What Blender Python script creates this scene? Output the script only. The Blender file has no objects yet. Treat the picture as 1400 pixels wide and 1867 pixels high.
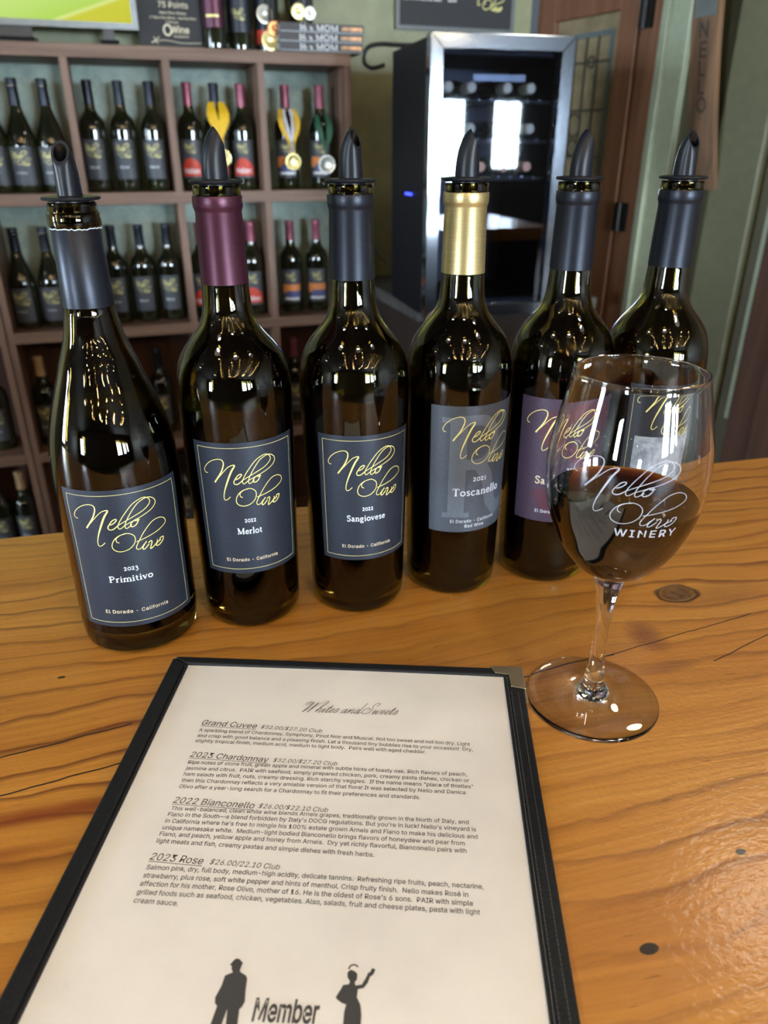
import bpy, bmesh, math, random
from mathutils import Vector, Matrix, Euler
random.seed(7)
PI = math.pi
R = math.radians
sc = bpy.context.scene
COL = sc.collection

# ------------------------------------------------------------------ camera
cd = bpy.data.cameras.new('camera')
cam = bpy.data.objects.new('camera', cd)
COL.objects.link(cam)
CAM_Z = 0.32
cam.location = (0, 0, CAM_Z)
cam.rotation_euler = (R(90 - 26.0), 0, 0)
cd.sensor_fit = 'VERTICAL'
cd.lens = 25.0
cd.sensor_height = 1867 * 25.0 / 1350.0
cd.sensor_width = 1400 * 25.0 / 1350.0
cd.clip_start = 0.01
cd.clip_end = 60
cd.dof.use_dof = True
cd.dof.focus_distance = 0.455
cd.dof.aperture_fstop = 9.0
sc.camera = cam

# ------------------------------------------------------------------ view
sc.view_settings.view_transform = 'Standard'
sc.view_settings.look = 'None'
sc.view_settings.gamma = 1.0
sc.view_settings.use_curve_mapping = False
sc.view_settings.exposure = 0.28
cy = sc.cycles
cy.use_denoising = True
cy.max_bounces = 14
cy.diffuse_bounces = 4
cy.glossy_bounces = 6
cy.transmission_bounces = 14
cy.transparent_max_bounces = 16
cy.sample_clamp_indirect = 60.0
cy.blur_glossy = 0.6
cy.use_adaptive_sampling = True

# ------------------------------------------------------------------ world
w = bpy.data.worlds.new('world')
sc.world = w
w.use_nodes = True
w.node_tree.nodes['Background'].inputs[0].default_value = (0.55, 0.65, 0.8, 1)
w.node_tree.nodes['Background'].inputs[1].default_value = 0.15

WIN_STRENGTH = 110.0
WIN_COLOR = (0.72, 0.86, 1.0)
FILL_STRENGTH = 22.0
FILL_COLOR = (1.0, 0.86, 0.68)
BULB_STRENGTH = 260.0
ADDED_PENDANT_STRENGTH = 80.0

# ------------------------------------------------------------------ node helper
class NT:
    def __init__(s, name):
        s.m = bpy.data.materials.new(name)
        s.m.use_nodes = True
        s.t = s.m.node_tree
        s.t.nodes.clear()
        s.out = s.t.nodes.new('ShaderNodeOutputMaterial')
    def n(s, typ, **kw):
        nd = s.t.nodes.new(typ)
        for k, v in kw.items():
            if k.startswith('i_'):
                s.put(nd.inputs[k[2:].replace('_', ' ')], v)
            else:
                setattr(nd, k, v)
        return nd
    def put(s, sock, v):
        if isinstance(v, bpy.types.NodeSocket):
            s.t.links.new(v, sock)
        elif isinstance(v, bpy.types.Node):
            s.t.links.new(v.outputs[0], sock)
        else:
            try:
                sock.default_value = v
            except Exception:
                sock.default_value = tuple(v) + (1,)
    def math(s, op, a, b=None, c=None, clamp=False):
        nd = s.t.nodes.new('ShaderNodeMath')
        nd.operation = op
        nd.use_clamp = clamp
        s.put(nd.inputs[0], a)
        if b is not None: s.put(nd.inputs[1], b)
        if c is not None: s.put(nd.inputs[2], c)
        return nd.outputs[0]
    def mix(s, f, a, b, mode='MIX'):
        nd = s.t.nodes.new('ShaderNodeMix')
        nd.data_type = 'RGBA'
        nd.blend_type = mode
        nd.clamp_factor = True
        s.put(nd.inputs[0], f)
        s.put(nd.inputs[6], a)
        s.put(nd.inputs[7], b)
        return nd.outputs[2]
    def ramp(s, f, stops, interp='LINEAR'):
        nd = s.t.nodes.new('ShaderNodeValToRGB')
        cr = nd.color_ramp
        cr.interpolation = interp
        while len(cr.elements) < len(stops): cr.elements.new(0.5)
        for e, (p, c) in zip(cr.elements, stops):
            e.position = p
            e.color = tuple(c) + (1,) if len(c) == 3 else c
        s.put(nd.inputs[0], f)
        return nd.outputs[0]
    def noise(s, vec, scale, detail=3.0, rough=0.5, dist=0.0):
        nd = s.n('ShaderNodeTexNoise')
        s.put(nd.inputs['Vector'], vec)
        nd.inputs['Scale'].default_value = scale
        nd.inputs['Detail'].default_value = detail
        nd.inputs['Roughness'].default_value = rough
        nd.inputs['Distortion'].default_value = dist
        return nd.outputs[0]
    def coord(s, which='Object'):
        return s.n('ShaderNodeTexCoord').outputs[which]
    def mapping(s, vec, scale=(1, 1, 1), rot=(0, 0, 0), loc=(0, 0, 0)):
        nd = s.n('ShaderNodeMapping')
        s.put(nd.inputs['Vector'], vec)
        nd.inputs['Scale'].default_value = scale
        nd.inputs['Rotation'].default_value = rot
        nd.inputs['Location'].default_value = loc
        return nd.outputs[0]
    def bump(s, h, strength=0.3, dist=0.002):
        nd = s.n('ShaderNodeBump')
        nd.inputs['Strength'].default_value = strength
        nd.inputs['Distance'].default_value = dist
        s.put(nd.inputs['Height'], h)
        return nd.outputs[0]
    def bsdf(s, **kw):
        nd = s.n('ShaderNodeBsdfPrincipled')
        for k, v in kw.items():
            s.put(nd.inputs[k.replace('_', ' ')], v)
        s.t.links.new(nd.outputs[0], s.out.inputs[0])
        return nd
    def done(s):
        return s.m

def simple(name, col, rough=0.5, metal=0.0, var=0.08, scale=40.0, bump=0.0, **kw):
    t = NT(name)
    c = t.coord()
    f = t.noise(c, scale, 3)
    lo = tuple(max(0, x * (1 - var)) for x in col)
    hi = tuple(min(1, x * (1 + var)) for x in col)
    base = t.ramp(f, [(0.3, lo), (0.7, hi)])
    b = t.bsdf(Base_Color=base, Roughness=rough, Metallic=metal, **kw)
    if bump:
        t.put(b.inputs['Normal'], t.bump(t.noise(c, scale * 3, 4), bump))
    return t.done()

def emit(name, col, strength):
    t = NT(name)
    e = t.n('ShaderNodeEmission')
    e.inputs[0].default_value = tuple(col) + (1,)
    e.inputs[1].default_value = strength
    t.t.links.new(e.outputs[0], t.out.inputs[0])
    return t.done()

M = {}
# counter wood: warm varnished fir with flowing grain, a knot and drying cracks
def counter_wood():
    t = NT('varnished_fir')
    c = t.coord()
    sp = t.n('ShaderNodeSeparateXYZ'); t.put(sp.inputs[0], c)
    x, y = sp.outputs[0], sp.outputs[1]
    low = t.noise(t.mapping(c, (3.0, 7.0, 1)), 1.0, 2)
    yw = t.math('ADD', y, t.math('MULTIPLY', t.math('SUBTRACT', low, 0.5), 0.07))
    # grain flows round the knots
    for (kx, ky, sx, sy, amp) in [(0.352, 0.434, 0.075, 0.030, 0.85), (0.300, 0.385, 0.05, 0.026, 0.5)]:
        dx = t.math('DIVIDE', t.math('SUBTRACT', x, kx), sx)
        dy0 = t.math('SUBTRACT', y, ky)
        dy = t.math('DIVIDE', dy0, sy)
        r2 = t.math('ADD', t.math('MULTIPLY', dx, dx), t.math('MULTIPLY', dy, dy))
        g = t.math('POWER', 2.718, t.math('MULTIPLY', r2, -1.0))
        yw = t.math('SUBTRACT', yw, t.math('MULTIPLY', t.math('MULTIPLY', g, amp), dy0))
    cv = t.n('ShaderNodeCombineXYZ')
    t.put(cv.inputs[0], x); t.put(cv.inputs[1], yw)
    v = cv.outputs[0]
    fine = t.noise(t.mapping(v, (9, 330, 1)), 1.0, 4, 0.6)
    mid = t.noise(t.mapping(v, (2.2, 62, 1)), 1.0, 3, 0.55)
    broad = t.noise(t.mapping(v, (0.9, 8, 1)), 1.0, 2)
    rings = t.n('ShaderNodeTexWave', wave_type='BANDS', bands_direction='Y', wave_profile='SAW')
    t.put(rings.inputs['Vector'], v)
    rings.inputs['Scale'].default_value = 14.0
    rings.inputs['Distortion'].default_value = 2.2
    rings.inputs['Detail'].default_value = 2
    rings.inputs['Detail Scale'].default_value = 1.3
    ringc = t.ramp(rings.outputs[1], [(0.0, (0, 0, 0)), (0.72, (0.04, 0.04, 0.04)), (0.93, (1, 1, 1)), (1.0, (0, 0, 0))])
    base = t.ramp(mid, [(0.25, (0.42, 0.170, 0.026)), (0.5, (0.57, 0.265, 0.045)), (0.78, (0.68, 0.350, 0.075))])
    base = t.mix(t.ramp(broad, [(0.35, (0, 0, 0)), (0.65, (0.55, 0.55, 0.55))]), base, (0.45, 0.165, 0.022))
    base = t.mix(t.math('MULTIPLY', t.ramp(fine, [(0.42, (0, 0, 0)), (0.72, (1, 1, 1))]), 0.38), base, (0.24, 0.085, 0.015))
    # heavy latewood lines, stronger in some zones than others
    zone = t.ramp(t.noise(t.mapping(c, (1.6, 5.5, 1), loc=(0.4, 0.9, 0)), 1.0, 1), [(0.40, (0.25, 0.25, 0.25)), (0.58, (0.95, 0.95, 0.95))])
    base = t.mix(t.math('MULTIPLY', ringc, zone), base, (0.155, 0.042, 0.009))
    # reddish resin streaks at the left and below the knot
    def blob(px, py, sx, sy, rough=0.6):
        nz = t.math('MULTIPLY', t.math('SUBTRACT', t.noise(t.mapping(c, (40, 90, 1)), 1.0, 3), 0.5), rough)
        a = t.math('DIVIDE', t.math('SUBTRACT', x, px), sx)
        b = t.math('DIVIDE', t.math('SUBTRACT', y, py), sy)
        d = t.math('ADD', t.math('ADD', t.math('MULTIPLY', a, a), t.math('MULTIPLY', b, b)), nz)
        return t.math('SUBTRACT', 1.0, d, clamp=True)
    base = t.mix(t.math('MULTIPLY', blob(-0.10, 0.322, 0.09, 0.007), 0.75), base, (0.20, 0.035, 0.008))
    base = t.mix(t.math('MULTIPLY', blob(-0.14, 0.300, 0.07, 0.005), 0.6), base, (0.20, 0.035, 0.008))
    base = t.mix(t.math('MULTIPLY', blob(0.296, 0.388, 0.016, 0.024), 0.8), base, (0.20, 0.065, 0.022))
    base = t.mix(t.math('MULTIPLY', blob(0.290, 0.352, 0.03, 0.007), 0.7), base, (0.21, 0.068, 0.022))
    base = t.mix(t.math('MULTIPLY', blob(0.390, 0.425, 0.06, 0.02), 0.45), base, (0.24, 0.10, 0.03))
    # the knot
    kn = blob(0.352, 0.434, 0.0205, 0.0140, 0.9)
    ring = t.ramp(kn, [(0.0, (0, 0, 0)), (0.16, (0.6, 0.6, 0.6)), (0.32, (0.95, 0.95, 0.95)), (0.50, (0.45, 0.45, 0.45)), (1, (0.5, 0.5, 0.5))])
    kin = t.ramp(kn, [(0.5, (0, 0, 0)), (0.62, (1, 1, 1))])
    base = t.mix(ring, base, (0.018, 0.007, 0.003))
    base = t.mix(t.math('MULTIPLY', kin, 0.8), base, t.ramp(t.noise(t.mapping(c, (160, 160, 1)), 1.0, 4), [(0.35, (0.045, 0.020, 0.009)), (0.65, (0.19, 0.095, 0.035))]))
    # two small dark specks
    for q in [(0.1662, 0.1763, 0.0052, 0.0030), (0.2396, 0.2104, 0.0032, 0.0022), (-0.1138, 0.4421, 0.0030, 0.0014), (-0.028, 0.4395, 0.004, 0.0012)]:
        base = t.mix(t.ramp(blob(*q, 0.3), [(0.1, (0, 0, 0)), (0.35, (1, 1, 1))]), base, (0.02, 0.01, 0.005))
    # drying cracks
    wob = t.math('MULTIPLY', t.math('SUBTRACT', t.noise(t.mapping(c, (45, 6, 1)), 1.0, 3), 0.5), 0.0035)
    crack_h = None
    for (x0, y0, x1, y1, wd) in [(0.10, 0.355, 0.262, 0.3746, 0.0009), (0.2556, 0.3742, 0.390, 0.3945, 0.0006), (0.325, 0.350, 0.46, 0.392, 0.0006),
                             (-0.40, 0.333, -0.065, 0.3835, 0.0008), (-0.40, 0.302, -0.02, 0.358, 0.0008)]:
        s_ = (y1 - y0) / (x1 - x0)
        line = t.math('ADD', t.math('MULTIPLY', t.math('SUBTRACT', x, x0), s_), y0)
        dd = t.math('ABSOLUTE', t.math('SUBTRACT', t.math('SUBTRACT', y, line), wob))
        k = t.math('SUBTRACT', 1.0, t.math('DIVIDE', dd, wd), clamp=True)
        k = t.math('MULTIPLY', k, t.math('MULTIPLY', t.math('GREATER_THAN', x, x0), t.math('LESS_THAN', x, x1)))
        k = t.math('MINIMUM', t.math('MULTIPLY', k, 2.0), 1.0)
        crack_h = k if crack_h is None else t.math('MAXIMUM', crack_h, k)
    base = t.mix(crack_h, base, (0.022, 0.009, 0.004))
    # short dark pores
    pore = t.noise(t.mapping(v, (60, 620, 1)), 1.0, 1)
    base = t.mix(t.math('MULTIPLY', t.ramp(pore, [(0.70, (0, 0, 0)), (0.78, (1, 1, 1))]), 0.55), base, (0.10, 0.035, 0.01))
    h = t.math('ADD', t.math('MULTIPLY', t.noise(t.mapping(c, (230, 330, 1)), 1.0, 3), 0.35), t.math('MULTIPLY', fine, 0.3))
    h = t.math('SUBTRACT', h, t.math('MULTIPLY', crack_h, 0.8))
    h = t.math('SUBTRACT', h, t.math('MULTIPLY', t.ramp(kn, [(0.15, (0, 0, 0)), (0.35, (1, 1, 1)), (0.6, (0.3, 0.3, 0.3))]), 0.6))
    b = t.bsdf(Base_Color=base, Roughness=0.42, Coat_Weight=0.35, Coat_Roughness=0.16)
    t.put(b.inputs['Normal'], t.bump(h, 0.35, 0.0016))
    t.put(b.inputs['Coat Normal'], t.bump(t.noise(t.mapping(c, (190, 270, 1)), 1.0, 3), 0.28, 0.0010))
    return t.done()
M['counter'] = counter_wood()

def board_wood(name, dark, light, rough=0.55, axis=0, sc_=1.0):
    t = NT(name)
    c = t.coord()
    s_ = [40, 40, 40]; s_[axis] = 2.2
    f = t.noise(t.mapping(c, tuple(q * sc_ for q in s_)), 1.0, 4, 0.6)
    g = t.noise(c, 3.0, 2)
    col = t.ramp(f, [(0.3, dark), (0.7, light)])
    col = t.mix(t.math('MULTIPLY', g, 0.35), col, dark)
    b = t.bsdf(Base_Color=col, Roughness=rough)
    t.put(b.inputs['Normal'], t.bump(f, 0.15, 0.002))
    return t.done()
M['shelf_h'] = board_wood('shelf_walnut', (0.105, 0.055, 0.034), (0.26, 0.155, 0.108))
M['shelf_v'] = board_wood('shelf_walnut_upright', (0.105, 0.055, 0.034), (0.26, 0.155, 0.108), axis=2)
M['door_wood'] = board_wood('door_mahogany', (0.12, 0.048, 0.022), (0.21, 0.095, 0.05), axis=2)
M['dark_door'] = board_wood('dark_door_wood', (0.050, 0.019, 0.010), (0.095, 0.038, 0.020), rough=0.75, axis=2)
M['dark_cabinet'] = board_wood('stained_cabinet', (0.018, 0.010, 0.007), (0.036, 0.020, 0.013), rough=0.7, axis=2)
M['stave'] = board_wood('stave_oak', (0.06, 0.035, 0.020), (0.26, 0.145, 0.075), axis=2, sc_=0.7)
M['stave_ink'] = simple('burnt_lettering', (0.035, 0.025, 0.02), 0.7)

def plaster(name, a, b_, scale=2.4):
    t = NT(name)
    c = t.coord()
    f = t.noise(c, scale, 5, 0.65, 0.6)
    g = t.noise(t.mapping(c, (1, 1, 1), rot=(0.3, 0.7, 0.2)), scale * 7, 4, 0.6)
    col = t.ramp(f, [(0.32, a), (0.68, b_)])
    col = t.mix(t.math('MULTIPLY', t.ramp(g, [(0.45, (0, 0, 0)), (0.75, (1, 1, 1))]), 0.25), col, tuple(min(1, q * 1.5) for q in b_))
    b = t.bsdf(Base_Color=col, Roughness=0.5)
    t.put(b.inputs['Normal'], t.bump(t.math('ADD', f, t.math('MULTIPLY', g, 0.3)), 0.25, 0.01))
    return t.done()
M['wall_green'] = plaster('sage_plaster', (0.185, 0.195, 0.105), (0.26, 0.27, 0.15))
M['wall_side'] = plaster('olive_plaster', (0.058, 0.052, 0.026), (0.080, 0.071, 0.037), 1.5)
M['wall_room'] = plaster('room_plaster', (0.050, 0.042, 0.030), (0.075, 0.064, 0.046), 1.2)
M['teal_back'] = plaster('teal_plaster', (0.16, 0.23, 0.20), (0.36, 0.43, 0.35), 5.0)
M['casing'] = simple('sage_painted_trim', (0.32, 0.36, 0.26), 0.35)
M['casing_dark'] = simple('olive_painted_trim', (0.10, 0.10, 0.055), 0.45)
M['ceiling'] = simple('ceiling_paint', (0.035, 0.027, 0.020), 0.85)
M['floor'] = board_wood('floor_boards', (0.05, 0.03, 0.02), (0.10, 0.065, 0.04))
M['stone'] = simple('grey_stone', (0.075, 0.072, 0.068), 0.6, var=0.35, scale=25)
M['black_plastic'] = simple('black_plastic', (0.012, 0.012, 0.014), 0.38)
M['pourer'] = simple('black_pourer_plastic', (0.008, 0.010, 0.015), 0.36, Specular_IOR_Level=0.25)
M['hole'] = simple('pourer_bore', (0.002, 0.002, 0.002), 0.3)
M['black_metal'] = simple('black_hinge_metal', (0.010, 0.010, 0.011), 0.4, 0.5)
M['silver'] = simple('brushed_steel', (0.36, 0.40, 0.46), 0.11, 1.0, var=0.04)
M['bezel'] = simple('grey_bezel', (0.16, 0.18, 0.19), 0.35, 0.5)
M['gold_metal'] = simple('gold_medal', (0.72, 0.62, 0.28), 0.33, 0.75)
M['silver_medal'] = simple('silver_medal', (0.50, 0.50, 0.44), 0.35, 0.8)
M['copper_medal'] = simple('copper_medal', (0.58, 0.25, 0.10), 0.35, 0.8)
M['ribbon_yellow'] = simple('yellow_ribbon', (0.75, 0.46, 0.015), 0.6)
M['ribbon_white'] = simple('white_ribbon', (0.68, 0.68, 0.75), 0.6)
M['ribbon_green'] = simple('green_ribbon', (0.02, 0.10, 0.055), 0.6)
M['gold_ink'] = simple('gold_ink', (0.92, 0.84, 0.30), 0.45, 0.0, var=0.1)
M['silver_ink'] = simple('silver_ink', (0.70, 0.80, 0.90), 0.45)
M['cream_ink'] = simple('cream_ink', (0.74, 0.66, 0.46), 0.5)
M['white_ink'] = simple('white_ink', (0.75, 0.76, 0.78), 0.5)
M['ink'] = simple('black_ink', (0.055, 0.055, 0.058), 0.5)
M['orange_print'] = simple('orange_print', (0.72, 0.25, 0.07), 0.5)
M['red_print'] = simple('red_print', (0.60, 0.055, 0.03), 0.5)
M['blue_print'] = simple('blue_print', (0.08, 0.10, 0.26), 0.5)
M['cream_label'] = simple('cream_print', (0.62, 0.55, 0.44), 0.5)

def label_mat(name, col, metal=0.35, rough=0.40):
    t = NT(name)
    c = t.coord()
    f = t.noise(t.mapping(c, (500, 500, 2600)), 1.0, 2)
    base = t.ramp(f, [(0.3, tuple(q * 0.85 for q in col)), (0.7, tuple(q * 1.15 for q in col))])
    b = t.bsdf(Base_Color=base, Roughness=rough, Metallic=metal)
    t.put(b.inputs['Normal'], t.bump(f, 0.3, 0.0004))
    return t.done()
M['label_slate'] = label_mat('slate_label', (0.024, 0.033, 0.053))
M['label_grey'] = label_mat('grey_label', (0.075, 0.094, 0.125))
M['label_grey_letter'] = label_mat('pale_grey_letter', (0.135, 0.165, 0.215))
M['label_plum'] = label_mat('plum_label', (0.062, 0.042, 0.075))
M['label_plum_letter'] = label_mat('wine_red_letter', (0.090, 0.034, 0.055))
M['label_black'] = label_mat('black_label', (0.022, 0.026, 0.036))
M['label_photo'] = plaster('grey_landscape_print', (0.10, 0.12, 0.15), (0.42, 0.46, 0.52), 45)
M['label_shelf'] = label_mat('shelf_label', (0.060, 0.066, 0.080), 0.1, 0.5)
M['border_ink'] = simple('pale_gold_border', (0.55, 0.52, 0.24), 0.45)

def capsule_mat(name, col, metal=0.55, rough=0.36):
    t = NT(name)
    c = t.coord()
    f = t.noise(t.mapping(c, (60, 60, 1400)), 1.0, 3)
    base = t.ramp(f, [(0.3, tuple(q * 0.9 for q in col)), (0.7, tuple(q * 1.1 for q in col))])
    b = t.bsdf(Base_Color=base, Roughness=rough, Metallic=metal)
    t.put(b.inputs['Normal'], t.bump(t.noise(t.mapping(c, (90, 90, 500)), 1.0, 3), 0.10, 0.0006))
    return t.done()
M['cap_slate'] = capsule_mat('slate_capsule', (0.015, 0.019, 0.029))
M['cap_maroon'] = capsule_mat('maroon_capsule', (0.070, 0.019, 0.038))
M['cap_gold'] = capsule_mat('gold_capsule', (0.56, 0.46, 0.22), 0.8, 0.34)
M['cap_crimson'] = capsule_mat('crimson_capsule', (0.26, 0.07, 0.11), 0.3)
M['cap_cream'] = capsule_mat('cream_capsule', (0.55, 0.40, 0.22), 0.2)

def glass(name, col, ior=1.5, rough=0.0):
    t = NT(name)
    t.bsdf(Base_Color=tuple(col) + (1,), Roughness=rough, IOR=ior, Transmission_Weight=1.0)
    return t.done()
M['bottle_glass'] = glass('olive_bottle_glass', (0.20, 0.165, 0.032))
M['bottle_glass_dark'] = glass('dark_amber_bottle_glass', (0.19, 0.135, 0.034))
M['clear'] = glass('clear_crystal', (0.985, 0.99, 0.985))
M['stain_glass'] = simple('leaded_amber_glass', (0.22, 0.175, 0.105), 0.18, var=0.25, scale=14, bump=0.3)
M['lead'] = simple('lead_came', (0.055, 0.052, 0.045), 0.45, 0.6)
M['lead_blue'] = simple('blue_grey_border_glass', (0.10, 0.125, 0.135), 0.25)
def pane():
    t = NT('smoked_fridge_glass')
    g = t.n('ShaderNodeBsdfGlossy'); g.inputs[0].default_value = (1, 1, 1, 1); g.inputs[1].default_value = 0.02
    tr = t.n('ShaderNodeBsdfTransparent'); tr.inputs[0].default_value = (0.74, 0.78, 0.88, 1)
    fr = t.n('ShaderNodeFresnel'); fr.inputs[0].default_value = 1.6
    mx = t.n('ShaderNodeMixShader')
    t.put(mx.inputs[0], t.math('ADD', fr.outputs[0], 0.02))
    t.t.links.new(tr.outputs[0], mx.inputs[1]); t.t.links.new(g.outputs[0], mx.inputs[2])
    t.t.links.new(mx.outputs[0], t.out.inputs[0])
    return t.done()
M['pane'] = pane()
def shelf_glass():
    t = NT('dark_filled_bottle_glass')
    c = t.coord()
    f = t.noise(c, 8, 2)
    col = t.ramp(f, [(0.35, (0.006, 0.007, 0.003)), (0.7, (0.016, 0.018, 0.006))])
    t.bsdf(Base_Color=col, Roughness=0.05, IOR=1.5, Coat_Weight=0.5, Coat_Roughness=0.03)
    return t.done()
M['shelf_glass'] = shelf_glass()
M['bottled_wine'] = simple('bottled_red_wine', (0.010, 0.0025, 0.003), 0.08)
def wine_mat():
    t = NT('red_wine')
    b = t.bsdf(Base_Color=(1, 1, 1, 1), Roughness=0.0, IOR=1.34, Transmission_Weight=1.0)
    va = t.n('ShaderNodeVolumeAbsorption')
    va.inputs[0].default_value = (0.45, 0.010, 0.045, 1)
    va.inputs[1].default_value = 230.0
    t.t.links.new(va.outputs[0], t.out.inputs[1])
    return t.done()
M['wine'] = wine_mat()
def etch():
    t = NT('frosted_etching')
    d = t.n('ShaderNodeBsdfDiffuse'); d.inputs[0].default_value = (0.55, 0.58, 0.66, 1)
    tr = t.n('ShaderNodeBsdfTransparent')
    f = t.noise(t.coord(), 900, 2)
    mx = t.n('ShaderNodeMixShader')
    t.put(mx.inputs[0], t.ramp(f, [(0.3, (0.55, 0.55, 0.55)), (0.7, (0.8, 0.8, 0.8))]))
    t.t.links.new(tr.outputs[0], mx.inputs[1]); t.t.links.new(d.outputs[0], mx.inputs[2])
    t.t.links.new(mx.outputs[0], t.out.inputs[0])
    return t.done()
M['etch'] = etch()
def paper():
    t = NT('sleeved_paper')
    c = t.coord()
    f = t.noise(c, 22, 4, 0.6)
    base = t.ramp(f, [(0.25, (0.76, 0.745, 0.735)), (0.6, (0.82, 0.81, 0.805))])
    sm = t.noise(t.mapping(c, (30, 20, 1), loc=(3, 1, 0)), 1.0, 5, 0.7)
    base = t.mix(t.math('MULTIPLY', t.ramp(sm, [(0.66, (0, 0, 0)), (0.8, (1, 1, 1))]), 0.25), base, (0.40, 0.38, 0.36))
    b = t.bsdf(Base_Color=base, Roughness=0.55, Coat_Weight=0.35, Coat_Roughness=0.22)
    t.put(b.inputs['Coat Normal'], t.bump(t.noise(c, 18, 3), 0.35, 0.004))
    return t.done()
M['paper'] = paper()
def leather():
    t = NT('black_leatherette')
    c = t.coord()
    v = t.noise(c, 700, 3)
    base = t.ramp(v, [(0.3, (0.007, 0.008, 0.010)), (0.7, (0.014, 0.015, 0.018))])
    b = t.bsdf(Base_Color=base, Roughness=0.48, Specular_IOR_Level=0.28)
    t.put(b.inputs['Normal'], t.bump(v, 0.35, 0.0006))
    return t.done()
M['leather'] = leather()
M['stitch'] = simple('grey_stitching', (0.10, 0.10, 0.10), 0.6)
M['brass'] = simple('nickel_brass', (0.55, 0.47, 0.30), 0.28, 0.9)
M['book_cover'] = simple('dark_book_cover', (0.018, 0.014, 0.015), 0.5)
M['book_pages'] = simple('book_pages', (0.36, 0.41, 0.45), 0.7)
M['book_art'] = simple('orange_spine_art', (0.60, 0.28, 0.10), 0.4, var=0.6, scale=60)
M['board_black'] = simple('black_board', (0.007, 0.008, 0.011), 0.6)
M['board_frame'] = simple('grey_board_frame', (0.09, 0.10, 0.105), 0.4)
M['blue_led'] = emit('blue_led', (0.05, 0.08, 1.0), 3.0)
M['fridge_black'] = simple('fridge_black', (0.006, 0.007, 0.010), 0.5, Specular_IOR_Level=0.2)
M['fridge_inside'] = simple('fridge_liner', (0.012, 0.015, 0.024), 0.5)
M['rack'] = simple('chrome_rack', (0.35, 0.37, 0.40), 0.3, 1.0)
M['foil_cream'] = simple('cream_foil_end', (0.80, 0.74, 0.50), 0.45)
M['foil_copper'] = simple('copper_foil_end', (0.70, 0.36, 0.20), 0.45, 0.3)
M['window_light'] = emit('daylit_window', WIN_COLOR, WIN_STRENGTH)
M['fill_light'] = emit('warm_fill', FILL_COLOR, FILL_STRENGTH)
M['bulb_light'] = emit('fairy_bulb', (1.0, 0.70, 0.32), BULB_STRENGTH)
M['wire'] = simple('green_wire', (0.02, 0.03, 0.02), 0.5)
M['cord'] = simple('black_cord', (0.012, 0.012, 0.012), 0.45)
M['strap'] = simple('grey_cord', (0.22, 0.20, 0.17), 0.5)
def tv():
    t = NT('television_picture')
    c = t.coord()
    sp = t.n('ShaderNodeSeparateXYZ'); t.put(sp.inputs[0], c)
    d = t.math('SUBTRACT', sp.outputs[2], t.math('MULTIPLY', sp.outputs[0], 0.34))
    col = t.ramp(t.math('ADD', t.math('MULTIPLY', d, 4.0), 0.32), [(0.0, (0.58, 0.56, 0.05)), (0.30, (0.60, 0.60, 0.06)), (0.335, (0.72, 0.82, 0.28)), (0.36, (0.46, 0.68, 0.12)), (0.5, (0.50, 0.72, 0.16)), (0.8, (0.60, 0.78, 0.24))])
    e = t.n('ShaderNodeEmission'); t.put(e.inputs[0], col); e.inputs[1].default_value = 0.85
    t.t.links.new(e.outputs[0], t.out.inputs[0])
    return t.done()
M['tv'] = tv()

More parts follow.
